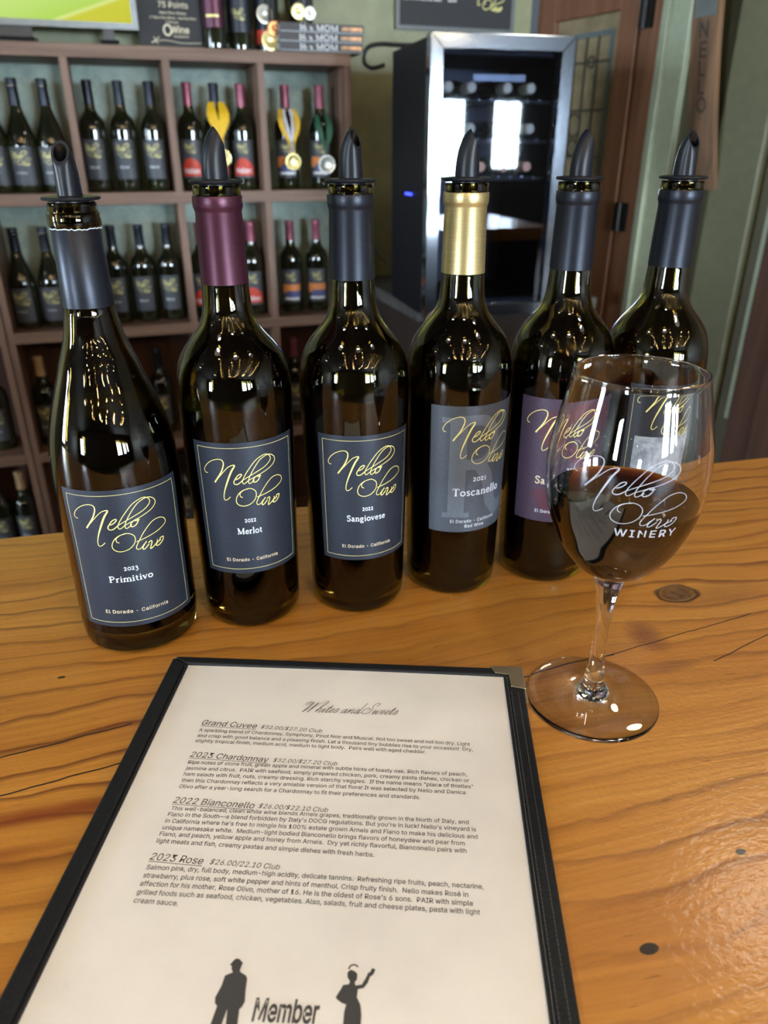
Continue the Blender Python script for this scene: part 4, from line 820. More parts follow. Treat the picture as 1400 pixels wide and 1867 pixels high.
def patch(prof, x0, x1, z0, z1, cx, off, thick=0.00012, nx=40, nz=10):
    """curved sheet with real thickness"""
    mb = MB(); vs = []; fs = []
    for k in range(2):
        for j in range(nz + 1):
            for i in range(nx + 1):
                vs.append((x0 + (x1 - x0) * i / nx, z0 + (z1 - z0) * j / nz, k * thick))
    W_ = nx + 1; H_ = (nx + 1) * (nz + 1)
    for j in range(nz):
        for i in range(nx):
            a = j * W_ + i
            fs.append((a, a + W_, a + W_ + 1, a + 1))
            fs.append((H_ + a, H_ + a + 1, H_ + a + W_ + 1, H_ + a + W_))
    for i in range(nx):
        fs.append((i, i + 1, H_ + i + 1, H_ + i)); a = nz * W_ + i; fs.append((a + 1, a, H_ + a, H_ + a + 1))
    for j in range(nz):
        a = j * W_; fs.append((a + W_, a, H_ + a, H_ + a + W_)); a = j * W_ + nx; fs.append((a, a + W_, H_ + a + W_, H_ + a))
    mb.add(vs, fs)
    return wrap(mb, prof, cx, off)

def make_spout(parent, z0, rotz):
    """bent spout cut obliquely; pours toward local +x"""
    mb = MB(); n = 32; K = 14
    rings = []
    def bez(a, b, c, t): return a * (1 - t) ** 2 + 2 * b * t * (1 - t) + c * t * t
    def ring(t, inset=0.0):
        bx = bez(-0.0080, -0.0084, 0.0010, t); bz = bez(0.0, 0.0215, 0.0290, t)
        fx = bez(0.0080, 0.0078, 0.0070, t); fz = 0.0165 * t
        hw = 0.0068 - 0.0016 * t * t
        c = Vector(((bx + fx) / 2, 0, (bz + fz) / 2)); u = Vector(((fx - bx) / 2, 0, (fz - bz) / 2))
        u = u * (1 - inset); hw *= (1 - inset)
        return [c + u * math.cos(2 * PI * k / n) + Vector((0, hw * math.sin(2 * PI * k / n), 0)) for k in range(n)]
    for i in range(K + 1): rings.append(ring(i / K))
    rim = ring(1.0, 0.26)
    rings.append(rim)
    vs = [p for r_ in rings for p in r_]; fs = []
    for i in range(len(rings) - 1):
        for k in range(n):
            fs.append((i * n + k, i * n + (k + 1) % n, (i + 1) * n + (k + 1) % n, (i + 1) * n + k))
    mb.add(vs, fs)
    # bore: the rim carried down inside
    d = Vector((-0.004, 0, -0.010))
    mb2 = MB()
    v2 = rim + [p + d for p in rim]
    mb2.add(v2, [(k, (k + 1) % n, n + (k + 1) % n, n + k) for k in range(n)] + [tuple(range(n, 2 * n))])
    s_ = mb.build('spout', M['pourer'], parent, smooth=True)
    s_.location = (0, 0, z0); s_.rotation_euler = (0, 0, rotz)
    b_ = mb2.build('spout_bore', M['hole'], parent, smooth=True)
    b_.location = (0, 0, z0); b_.rotation_euler = (0, 0, rotz)
    return s_

def hero_bottle(label, loc, shape, capmat, level, spout_rot, glassmat, cut_capsule=False):
    t = thing('wine_bottle', label, 'wine bottle', loc, 0.0, 'open bottles lined up on the bar')
    prof = CLARET if shape == 'claret' else BURG
    fine = smooth_prof(prof)
    th = 0.0034
    ztop = prof[-1][1]
    inner = [(max(0.0, r - th), z) for r, z in fine if 0.012 < z < ztop - 0.004]
    inner = [(0.0, 0.014), (0.018, 0.012), (0.030, 0.0085)] + [(r, z) for r, z in inner if z > 0.012]
    closed = fine + [(prof[-1][0] - 0.0035, ztop)] + inner[::-1]
    MB().lathe(closed, 112).build('bottle_glass', glassmat, t, smooth=True)
    wn = [(r - 0.0002 if r > 0 else 0.0, z + (0.0004 if z < 0.02 else 0)) for r, z in inner if z < level]
    rl = max(0.001, rad_at(fine, level) - th - 0.0002)
    wn += [(rl, level), (0.0, level)]
    MB().lathe(wn, 80).build('wine', M['bottled_wine'], t, smooth=True)
    if shape == 'claret':
        cp = [(0.0150, 0.2436), (0.01525, 0.2436), (0.0143, 0.2858), (0.01445, 0.2866), (0.0151, 0.2884), (0.0153, 0.2892), (0.0153, 0.2944), (0.0151, 0.2950), (0.0147, 0.2951)]
        zf = 0.3024
    else:
        cp = [(0.0148, 0.2346), (0.0151, 0.2346), (0.0141, 0.2788), (0.01395, 0.2790), (0.0137, 0.2790)]
        zf = 0.2946
    MB().lathe(cp, 96).build('capsule', M[capmat], t, smooth=True)
    if cut_capsule:      # ragged cut edge of the foil
        rg = MB(); pts = []
        for k in range(64):
            a = 2 * PI * k / 64
            pts.append((0.01435 * math.cos(a), 0.01435 * math.sin(a), 0.2790 + random.uniform(-0.0004, 0.0005)))
        pts.append(pts[0])
        rg.tube(pts, 0.00032, 6).build('foil_edge', M['silver_ink'], t, smooth=True)
    # pourer: stopper, flange and spout
    pf = [(0.0, zf - 0.020), (0.0106, zf - 0.020), (0.0108, zf - 0.0075), (0.0100, zf - 0.0060), (0.0100, zf - 0.001), (0.0155, zf - 0.0004), (0.0163, zf), (0.0165, zf + 0.0007), (0.0162, zf + 0.0014), (0.0120, zf + 0.0019), (0.0095, zf + 0.0020), (0.0, zf + 0.0020)]
    p = MB().lathe(pf, 72).build('pourer', M['pourer'], t, smooth=True)
    make_spout(p, zf + 0.0015, spout_rot)
    return t, fine

def hero_label(t, prof, z0, z1, ctr, half, mat, border=True):
    ang = R(ctr)
    hw = half
    lb = patch(prof, -hw, hw, z0, z1, ang, 0.00015).build('label', M[mat], t, smooth=True)
    if border:
        b = MB(); i_ = 0.0036; wd = 0.00035
        def side(p, q):
            n = 30
            ribbon(b, [(p[0] + (q[0] - p[0]) * k / n, p[1] + (q[1] - p[1]) * k / n) for k in range(n + 1)], wd)
        side((-hw + i_, z0 + i_), (hw - i_, z0 + i_)); side((-hw + i_, z1 - i_), (hw - i_, z1 - i_))
        side((-hw + i_, z0 + i_), (-hw + i_, z1 - i_)); side((hw - i_, z0 + i_), (hw - i_, z1 - i_))
        wrap(b, prof, ang, 0.00034).build('border_line', M['border_ink'], lb)
    return lb
def put(mb, prof, ctr, off, name, mat, parent):
    o = wrap(mb, prof, R(ctr), off).build(name, M[mat], parent)
    return o

# ---- facts of each open bottle (positions measured from the photograph)
HB = [
 # x, y, shape, capsule, level, spout turn, glass
 (-0.1815, 0.4654, 'burg', 'cap_slate', 0.172, R(-92), 'bottle_glass_dark'),
 (-0.1026, 0.4943, 'claret', 'cap_maroon', 0.166, R(28), 'bottle_glass'),
 (-0.0212, 0.5133, 'claret', 'cap_slate', 0.168, R(-30), 'bottle_glass'),
 (0.0552, 0.5398, 'claret', 'cap_gold', 0.160, R(-4), 'bottle_glass'),
 (0.1349, 0.5583, 'claret', 'cap_slate', 0.180, R(22), 'bottle_glass'),
 (0.2115, 0.5739, 'claret', 'cap_slate', 0.150, R(-60), 'bottle_glass'),
]
HL = ['open red wine bottle with sloping shoulders, slate label reading 2023 Primitivo, leftmost on the bar',
      'open red wine bottle with maroon foil neck and slate label reading 2022 Merlot',
      'open red wine bottle with slate label reading 2022 Sangiovese and dark foil neck',
      'open red wine bottle with gold foil neck and pale grey label reading 2021 Toscanello',
      'open red wine bottle with plum coloured label, partly behind the wine glass',
      'rightmost open wine bottle with dark label, standing behind the bowl of the wine glass']

# ==================================================================== STRUCTURE
A_S = R(18.1)
EU = Vector((math.cos(A_S), math.sin(A_S), 0)); EN = Vector((math.sin(A_S), -math.cos(A_S), 0))
Q0 = Vector((-0.64, 2.60, 0))
def S(u, v, z): return Q0 + EU * u + EN * v + Vector((0, 0, z))
FLOOR = -1.05; CEIL = 1.70
ET = Vector((0.53, -0.848, 0)).normalized(); EW = Vector((-0.848, -0.53, 0)).normalized(); PC = Vector((0.543, 3.134, 0)) - EW * 0.028
A_D = math.atan2(ET.y, ET.x)
def D(t, off, z): return PC + ET * t + EW * off + Vector((0, 0, z))
# local frames: shelf frame has x = u, y = away from camera; door frame has x = t, y = into the wall... (-EW)
def wall(name, a, b, z0, z1, mat, thick=0.08, side=1):
    a = Vector((a[0], a[1], 0)); b = Vector((b[0], b[1], 0))
    d = b - a
    mb = MB().box((0, 0 if side > 0 else -thick, z0), (d.length, thick if side > 0 else 0, z1))
    return struct(mb.build(name, M[mat], None, loc=a, rotz=math.atan2(d.y, d.x)))
pl = S(-4.2, -0.13, 0); pr = S(1.262, -0.13, 0)
wall('wall_back', pl, pr, FLOOR, CEIL, 'wall_green')
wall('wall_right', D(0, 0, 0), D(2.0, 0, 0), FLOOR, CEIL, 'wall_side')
p2 = D(2.0, 0, 0)
wall('wall_right_far', p2, (8.6, -6.0), FLOOR, CEIL, 'wall_room')
wall('wall_front', (8.6, -6.0), (-6.2, -6.0), FLOOR, CEIL, 'wall_room')
wall('wall_left', (-6.2, -6.0), (pl.x, pl.y), FLOOR, CEIL, 'wall_room')
struct(MB().box((-6.5, -6.2, FLOOR - 0.08), (8.8, 3.6, FLOOR)).build('floor', M['floor']))
struct(MB().box((-6.5, -6.2, CEIL), (8.8, 3.6, CEIL + 0.08)).build('ceiling', M['ceiling']))

def window(n, a, rotz, wd, z0, z1, bars=1):
    """frame and daylit panes on the room side of a wall; local x along the wall, y into the room"""
    r = struct(MB().box((-0.07, 0.0, z0 - 0.07), (0.0, 0.05, z1 + 0.07)).box((wd, 0, z0 - 0.07), (wd + 0.07, 0.05, z1 + 0.07))
               .box((0, 0, z0 - 0.07), (wd, 0.05, z0)).box((0, 0, z1), (wd, 0.05, z1 + 0.07)).build('window_%d' % n, M['casing'], None, loc=a, rotz=rotz))
    MB().box((0, 0.004, z0), (wd, 0.010, z1)).build('window_pane', M['window_light'], r)
    g = MB()
    for k in range(1, bars + 1): g.box((wd * k / (bars + 1) - 0.02, 0.012, z0), (wd * k / (bars + 1) + 0.02, 0.04, z1))
    g.box((0, 0.012, (z0 + z1) / 2 - 0.015), (wd, 0.038, (z0 + z1) / 2 + 0.015))
    g.build('glazing_bar', M['casing'], r)
window(1, (3.2, -6.0, 0), 0.0, 1.15, 0.0, 1.05)
window(2, (5.0, -6.0, 0), 0.0, 0.75, 0.0, 0.95)
window(3, (6.3, -6.0, 0), 0.0, 0.45, 0.1, 0.95)
window(4, (-5.2, -6.0, 0), 0.0, 0.95, -0.1, 1.1)
wl0 = Vector((-6.2, -6.0, 0)); dl = (Vector((pl.x, pl.y, 0)) - wl0).normalized(); al = math.atan2(dl.y, dl.x)
window(5, wl0 + dl * 5.6, al + PI, 0.6, 0.0, 1.1)

# bar counter
A_C = R(14.1)
bar = thing('bar_counter', 'long varnished golden wood bar counter with a knot and dark cracks', 'bar counter', (0, 0, 0), A_C)
MB().box((-2.2, -0.14, -0.055), (1.70, 0.671, 0.0)).build('bar_top', M['counter'], bar, bevel=0.004)
MB().box((-2.15, 0.06, FLOOR), (1.65, 0.60, -0.055)).build('bar_base', M['dark_door'], bar)

# back counter below the fridge
bc = thing('back_counter', 'grey stone back counter under the wine fridge', 'counter', S(0.60, 0.13, 0), A_S)
MB().box((0.0, -0.42, -0.145), (0.62, 0.24, -0.105)).build('worktop', M['stone'], bc, bevel=0.004)
MB().box((0.02, -0.38, FLOOR), (0.60, 0.24, -0.145)).build('cabinet_base', M['dark_cabinet'], bc)

# ---- door wall: leaded glass door, casing, stave sign, corner
def dbox(mb, t0, t1, o0, o1, z0, z1):
    return mb.box((t0, -o1, z0), (t1, -o0, z1))
def dframe(name, mb, mat, parent=None, kind=False, bevel=0.0):
    o = mb.build(name, M[mat], parent, bevel=bevel)
    if parent is None:
        o.location = PC; o.rotation_euler = (0, 0, A_D)
    if kind: struct(o)
    return o
# local frame for the door wall: +x along ET, +y = rotate +90 -> points (0.848,0.53): into the wall, so room side is -y
leaf = MB()
dbox(leaf, 0.013, 0.105, 0.004, 0.034, FLOOR, 0.84); dbox(leaf, 0.394, 0.471, 0.004, 0.034, FLOOR, 0.84)
dbox(leaf, 0.105, 0.394, 0.004, 0.034, 0.72, 0.84); dbox(leaf, 0.105, 0.394, 0.004, 0.034, FLOOR, -0.30)
door = dframe('door_1', leaf, 'door_wood', kind=True, bevel=0.003)
dframe('leaded_glass', dbox(MB(), 0.105, 0.394, 0.010, 0.018, -0.30, 0.72), 'stain_glass', door)
ld = MB()
for t_ in (0.20, 0.251, 0.304): dbox(ld, t_ - 0.003, t_ + 0.003, 0.018, 0.022, -0.26, 0.66)
for z_ in (0.588, 0.445, 0.30, 0.155, 0.01, -0.13): dbox(ld, 0.13, 0.36, 0.018, 0.022, z_ - 0.003, z_ + 0.003)
for (tc, zc, rr) in ((0.278, 0.588, 0.014), (0.225, 0.40, 0.03), (0.225, 0.33, 0.022), (0.278, 0.30, 0.014)):
    pts = [(tc + rr * math.cos(2 * PI * k / 20), -0.021, zc + 1.2 * rr * math.sin(2 * PI * k / 20)) for k in range(21)]
    ld.tube(pts, 0.003, 6)
dframe('lead_came', ld, 'lead', door)
bd = MB()
dbox(bd, 0.352, 0.368, 0.018, 0.021, -0.28, 0.675); dbox(bd, 0.122, 0.138, 0.018, 0.021, -0.28, 0.675); dbox(bd, 0.138, 0.352, 0.018, 0.021, 0.659, 0.675)
dframe('glass_border', bd, 'lead_blue', door)
for z_ in (0.704, 0.118, -0.62):
    hb = MB(); dbox(hb, 0.478, 0.528, 0.030, 0.040, z_ - 0.045, z_ + 0.045)
    hb.tube([(0.502, -0.044, z_ - 0.045), (0.502, -0.044, z_ + 0.045)], 0.008, 10)
    dframe('hinge', hb, 'black_metal', door)
jb = MB(); dbox(jb, 0.480, 0.556, 0.0, 0.028, FLOOR, 1.05); dbox(jb, -0.02, 0.556, 0.0, 0.028, 0.86, 1.05)
dframe('trim_1', jb, 'door_wood', kind=True)
cs = MB(); dbox(cs, 0.556, 0.580, 0.0, 0.030, FLOOR, 1.1); dbox(cs, 0.580, 0.592, 0.0, 0.042, FLOOR, 1.1); dbox(cs, 0.592, 0.660, 0.0, 0.026, FLOOR, 1.1)
dframe('trim_2', cs, 'casing', kind=True, bevel=0.003)
# plain panel of wall with the corner post beyond
cp_ = MB(); dbox(cp_, 0.828, 0.98, 0.0, 0.035, FLOOR, CEIL)
dframe('trim_3', cp_, 'casing_dark', kind=True, bevel=0.006)
d2 = MB(); dbox(d2, 1.045, 1.90, 0.004, 0.030, FLOOR, 0.98)
door2 = dframe('door_2', d2, 'dark_door', kind=True)
pn = MB(); dbox(pn, 1.13, 1.80, 0.030, 0.036, -0.9, -0.1); dbox(pn, 1.13, 1.80, 0.030, 0.036, 0.02, 0.86)
dframe('door_panel', pn, 'dark_door', door2, bevel=0.004)
ws = MB(); dbox(ws, 1.022, 1.036, 0.004, 0.020, -0.45, 0.25)  # pale strip painted in for the light showing through the door gap
dframe('light_gap_strip', ws, 'casing', door2)
# stave sign: a bowed barrel stave with stacked letters
def stave_point(t, z, off):
    return (0.760 + 0.055 * (0.70 - z) / 0.45 + t, -(0.024 + 0.05 * max(0, 1 - ((z - 0.62) / 0.42) ** 2)) - off, z)
sg = thing('barrel_stave_sign', 'curved wooden barrel stave sign lettered NELLO on the green wall', 'sign', D(0.78, 0, 0.5), A_D)
OS = Vector((0.78, 0, 0.5))
mb = MB(); vs = []; fs = []
NZ = 24
for i in range(NZ + 1):
    z = 0.215 + (1.02 - 0.215) * i / NZ
    hw = 0.037 + 0.006 * math.sin(PI * i / NZ)
    for (tx, of) in ((-hw, 0), (hw, 0), (hw, 0.022), (-hw, 0.022)):
        vs.append(Vector(stave_point(tx, z, of)) - OS)
for i in range(NZ):
    for k in range(4): fs.append((i * 4 + k, i * 4 + (k + 1) % 4, i * 4 + 4 + (k + 1) % 4, i * 4 + 4 + k))
fs += [(3, 2, 1, 0), tuple(NZ * 4 + k for k in range(4))]
mb.add(vs, fs).build('stave', M['stave'], sg)
hp = MB()
for z0 in (0.665, 0.70):
    pass
lt = MB()
for ch, z in (('N', 0.605), ('E', 0.557), ('L', 0.511), ('L', 0.466), ('O', 0.420)):
    m_, a, b = font_mesh(ch, 0.076, offset=0.014)
    m_.xf(lambda p: Vector(stave_point((p.x - (a + b) / 2) * 0.9, z + p.y, 0.0226)) - OS)
    lt.add(m_.v, m_.f)
lt.build('carved_letters', M['stave_ink'], sg)
MB().add([Vector(stave_point(x_, z_, 0.0228)) - OS for x_, z_ in ((-0.036, 0.655), (0.036, 0.655), (0.036, 0.70), (-0.036, 0.70))], [(0, 1, 2, 3)]).build('hoop_mark', M['bezel'], sg)

# ==================================================================== SHELVING
def shelving(u0, u1, divs, label):
    t = thing('wine_shelf', label, 'shelf unit', S(u0, 0.10, FLOOR), A_S)
    L_ = u1 - u0
    DEP = 0.228
    tops = [0.590, 0.206, -0.195, -0.595, -0.990]
    for k, z in enumerate(tops):
        z -= FLOOR
        MB().box((0.0 if k == 0 else 0.02, 0.0, z - 0.034), (L_ if k == 0 else L_ - 0.02, DEP, z)).build('shelf_board', M['shelf_h'], t, bevel=0.0015)
    for k in range(len(tops) - 1):
        zt = tops[k] - 0.034 - FLOOR; zb = tops[k + 1] - FLOOR
        for d in divs:
            MB().box((d - u0 - 0.0105, 0.0015, zb), (d - u0 + 0.0105, DEP, zt)).build('divider', M['shelf_v'], t)
    for d in (u0, u1 - 0.02):
        MB().box((d - u0, 0.0, 0.0), (d - u0 + 0.02, DEP, tops[0] - 0.034 - FLOOR)).build('side_panel', M['shelf_v'], t, bevel=0.0015)
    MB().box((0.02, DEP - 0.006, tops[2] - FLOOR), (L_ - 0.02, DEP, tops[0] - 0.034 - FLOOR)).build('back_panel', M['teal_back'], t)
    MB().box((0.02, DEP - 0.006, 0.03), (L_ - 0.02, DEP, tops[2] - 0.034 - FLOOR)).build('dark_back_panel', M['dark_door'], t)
    return t
shelving(-0.598, 0.533, (-0.303, -0.025, 0.250), 'tall walnut pigeonhole shelf unit filled with wine bottles, left of the fridge')
shelving(-1.745, -0.602, (-1.46, -1.175, -0.89), 'second walnut shelf unit cut off by the left edge of the photo')

def shelf_bottle_proto(shape, cap, kind, label, group):
    """background bottle with glass, capsule and label"""
    t = thing('wine_bottle', label, 'wine bottle', (0, 0, -0.5), A_S, group)
    prof = CLARET if shape == 'claret' else BURG
    MB().lathe(smooth_prof(prof, 2)[:-1] + [(0.0, prof[-1][1])], 40).build('bottle_glass', M['shelf_glass'], t, smooth=True)
    zc = 0.238 if shape == 'claret' else 0.232
    cp = [(rad_at(prof, zc) + 0.0003, zc), (0.0143, 0.285), (0.0153, 0.288), (0.0153, 0.3005), (0.0145, 0.302), (0.0, 0.302)]
    MB().lathe(cp, 32).build('capsule', M[cap], t, smooth=True)
    z0, z1 = (0.035, 0.145) if shape == 'claret' else (0.022, 0.125)
    if kind == 'logo':
        lb = patch(prof, -0.036, 0.036, z0, z1, 0, 0.0003, nx=24, nz=4).build('label', M['label_shelf'], t, smooth=True)
        lg = logo(1.05, 2.0, 3).xf(lambda p: Vector((p.x, p.y + z1 - 0.031, p.z)))
        wrap(lg, prof, 0, 0.0006).build('brand_lettering', M['gold_ink'], lb)
        tx = font_fit('Primitivo' if shape == 'burg' else 'Merlot', -0.015, 0.015, z0 + 0.030)
        wrap(tx, prof, 0, 0.0006).build('name_lettering', M['silver_ink'], lb)
    elif kind == 'malbec':
        lb = patch(prof, -0.036, 0.036, z0, z1, 0, 0.0003, nx=24, nz=6).build('label', M['label_shelf'], t, smooth=True)
        lg = logo(0.75, 2.0, 3).xf(lambda p: Vector((p.x, p.y + z1 - 0.024, p.z)))
        wrap(lg, prof, 0, 0.0006).build('brand_lettering', M['gold_ink'], lb)
        poly = [(-0.035, 0.046), (0.035, 0.040), (0.035, 0.066), (0.022, 0.084), (0.004, 0.092), (-0.014, 0.090), (-0.028, 0.080), (-0.035, 0.066)]
        m_ = MB()
        for k in range(16):       # a red hill, strip by strip round the bottle
            x0 = -0.035 + 0.07 * k / 16; x1 = -0.035 + 0.07 * (k + 1) / 16
            hgt = lambda x: 0.064 + 0.029 * max(0, 1 - (x / 0.038) ** 2)
            m_.add([(x0, 0.042, 0), (x1, 0.042, 0), (x1, hgt(x1), 0), (x0, hgt(x0), 0)], [(0, 1, 2, 3)])
        wrap(m_, prof, 0, 0.0006).build('red_hill_print', M['red_print'], lb)
        tx = font_fit('Malbec', -0.027, 0.029, 0.050, ys=1.2, bold=14)
        wrap(tx, prof, 0, 0.0009).build('name_lettering', M['white_ink'], lb)
    else:
        lb = patch(prof, -0.034, 0.034, z0, z1, 0, 0.0003, nx=24, nz=6).build('label', M['label_shelf'], t, smooth=True)
        lg = logo(0.75, 2.0, 3).xf(lambda p: Vector((p.x, p.y + z1 - 0.024, p.z)))
        wrap(lg, prof, 0, 0.0006).build('brand_lettering', M['gold_ink'], lb)
        patch(prof, -0.034, 0.034, 0.066, 0.096, 0, 0.0005, nx=24, nz=2).build('sunset_print', M['orange_print'], lb, smooth=True)
        patch(prof, -0.018, 0.034, 0.050, 0.074, 0, 0.0007, nx=20, nz=2).build('hill_print', M['blue_print'], lb, smooth=True)
        patch(prof, -0.026, 0.030, 0.044, 0.051, 0, 0.0008, nx=20, nz=2).build('pale_strip', M['white_ink'], lb, smooth=True)
    return t
protos = {}
def shelf_bottle(key, u, z, label, group, v=0.0, turn=0.0):
    spec = {'burg': ('burg', 'cap_slate', 'logo'), 'claret': ('claret', 'cap_slate', 'logo'), 'malbec': ('claret', 'cap_crimson', 'malbec'),
            'malbec_dark': ('claret', 'cap_slate', 'malbec'), 'petite': ('claret', 'cap_crimson', 'hills'), 'cream': ('claret', 'cap_cream', 'logo'), 'crimson': ('claret', 'cap_crimson', 'logo')}[key]
    if key not in protos:
        t = shelf_bottle_proto(*spec, label, group); protos[key] = t
        t.location = S(u, v, z); t.rotation_euler = (0, 0, turn)
        return t
    return dup(protos[key], S(u, v, z), turn, label, group)
Z1, Z2, Z3, Z4 = 0.2063, -0.1947, -0.5947, -0.9897
g1 = 'bottles on the upper row of the shelf'; g2 = 'bottles on the second row of the shelf'; g3 = 'bottles on the dark lower rows of the shelf'
shelf_bottle('burg', -0.533, Z1, 'slope-shouldered dark bottle half cut by the left photo edge, upper shelf row', g1)
shelf_bottle('burg', -0.457, Z1, 'slope-shouldered dark bottle standing whole in the first bin, upper shelf row', g1)
shelf_bottle('burg', -0.376, Z1, 'slope-shouldered dark bottle partly behind the leftmost pouring spout, upper shelf row', g1)
for k, u in enumerate((-0.253, -0.166, -0.077)):
    shelf_bottle('claret', u, Z1, ['left', 'middle', 'right'][k] + ' of three dark-capped bottles in the second bin, upper shelf row', g1)
shelf_bottle('malbec', 0.035, Z1, 'crimson-capped bottle with red label left of the yellow ribbon, upper shelf row', g1)
shelf_bottle('malbec_dark', 0.116, Z1, 'dark-capped bottle wearing a yellow ribbon and medal, upper shelf row', g1)
shelf_bottle('malbec', 0.198, Z1, 'crimson-capped bottle with red label right of the yellow ribbon, upper shelf row', g1)
shelf_bottle('petite', 0.339, Z1, 'crimson-capped bottle wearing the white and yellow ribbon, upper shelf row', g1)
shelf_bottle('petite', 0.452, Z1, 'crimson-capped bottle wearing the green ribbon, upper shelf row', g1)
shelf_bottle('burg', -0.535, Z2, 'leftmost slope-shouldered bottle on the second shelf row', g2)
shelf_bottle('burg', -0.448, Z2, 'slope-shouldered bottle beside the leftmost foil neck, second shelf row', g2)
for k, u in enumerate((-0.249, -0.163, -0.078)):
    shelf_bottle('claret', u, Z2, ['left', 'middle', 'right'][k] + ' of three dark-capped bottles in the second bin, second shelf row', g2)
shelf_bottle('malbec', 0.028, Z2, 'red-labelled bottle half hidden behind the maroon foil neck, second shelf row', g2)
shelf_bottle('crimson', 0.182, Z2, 'crimson-capped bottle tucked behind the red-labelled one, second shelf row', g2, v=-0.079)
shelf_bottle('malbec', 0.198, Z2, 'red-labelled crimson-capped bottle right of the maroon foil neck, second shelf row', g2)
shelf_bottle('petite', 0.332, Z2, 'left bottle with sunset label in the last bin, second shelf row', g2)
shelf_bottle('petite', 0.424, Z2, 'right bottle with sunset label beside the third open bottle, second shelf row', g2)
shelf_bottle('cream', -0.537, Z3, 'cream-capped bottle in the third shelf row, left of the sloping open bottle', g3)
shelf_bottle('claret', -0.690, Z3, 'dark bottle at the left photo edge in the third shelf row', g3)
shelf_bottle('claret', -0.156, Z3, 'dim bottle in the third shelf row seen between the two leftmost open bottles', g3)
shelf_bottle('crimson', 0.325, Z3, 'crimson-capped bottle seen between the maroon and slate necks, third shelf row', g3)
shelf_bottle('cream', -0.675, Z4, 'cream-capped bottle in the lowest shelf row at far left', g3)
shelf_bottle('claret', -0.755, Z4, 'dark bottle at the left photo edge in the lowest shelf row', g3)
shelf_bottle('claret', -0.122, Z4, 'dim bottle in the lowest shelf row between the two leftmost open bottles', g3)

# medals hung on bottles
def medal(u, v, z_disc, r, disc_mat, ribbons, neck, label):
    """ribbon from the neck down to a disc; local x along the shelf, y away from the camera"""
    t = thing('medal', label, 'medal', S(u, v, z_disc), A_S, 'award medals on bottles')
    n = 32
    d = MB()
    prof = [(0.0, 0.0016), (r * 0.80, 0.0016), (r * 0.86, 0.0026), (r, 0.0022), (r, -0.0015), (0.0, -0.0015)]
    d.lathe(prof[::-1], n).xf(lambda p: Vector((p.x, -p.z, p.y)))
    dd = d.build('medallion', M[disc_mat], t, smooth=True)
    e = MB()
    for k in range(3):
        a = [(-0.5 + 0.4 * k) * r, (0.25 - 0.35 * (k % 2)) * r]
        e.tube([(a[0] - 0.004, -0.0022, a[1]), (a[0] + 0.002, -0.0030, a[1] + 0.004), (a[0] + 0.006, -0.0022, a[1] + 0.001)], 0.0012, 6)
    e.build('relief', M[disc_mat], dd)
    dx, dz = neck
    for (mat, w0, off) in ribbons:
        for sgn in (-1, 1):
            rb = MB()
            path = [(dx + sgn * 0.0150, dz + 0.004, 0.034), (dx + sgn * 0.0185, dz - 0.028, 0.006), (dx * 0.7 + sgn * 0.0125, dz - 0.064, -0.004), (dx * 0.4 + sgn * 0.004, dz - 0.092, -0.004), (sgn * 0.0012, r - 0.002, -0.001)]
            vs = []; fs = []
            pp = [catmull([(p[0], p[1]) for p in path], 5), catmull([(p[2], 0) for p in path], 5)]
            for i in range(len(pp[0])):
                x, z = pp[0][i]; y = pp[1][i][0]
                t_ = i / (len(pp[0]) - 1)
                hw = w0 * (0.55 + 0.45 * min(1, t_ / 0.25)) * (1 - 0.90 * min(1, max(0, t_ - 0.40) / 0.42)) / 2
                for (ax, ay) in ((-hw, 0), (hw, 0), (hw, 0.0010), (-hw, 0.0010)):
                    vs.append((x + ax + sgn * off, y + ay - 0.0012 * (1 if off == 0 else 0), z))
            m_ = len(pp[0])
            for i in range(m_ - 1):
                for k in range(4): fs.append((i * 4 + k, i * 4 + (k + 1) % 4, i * 4 + 4 + (k + 1) % 4, i * 4 + 4 + k))
            fs += [(3, 2, 1, 0), tuple((m_ - 1) * 4 + k for k in range(4))]
            rb.add(vs, fs).build('ribbon', M[mat], t, smooth=True)
    return t
medal(0.124, 0.056, 0.300, 0.023, 'gold_metal', [('ribbon_yellow', 0.031, 0)], (-0.006, 0.152), 'gold medal on a yellow ribbon, partly behind the second pouring spout')
medal(0.346, 0.056, 0.288, 0.0245, 'gold_metal', [('ribbon_yellow', 0.022, 0.005), ('ribbon_white', 0.015, -0.004)], (-0.007, 0.148), 'gold medal on a white and yellow ribbon round a crimson-capped bottle')
medal(0.458, 0.056, 0.280, 0.0270, 'silver_medal', [('ribbon_green', 0.020, 0)], (-0.006, 0.142), 'silver medal on a dark green ribbon, rightmost in the upper shelf row')

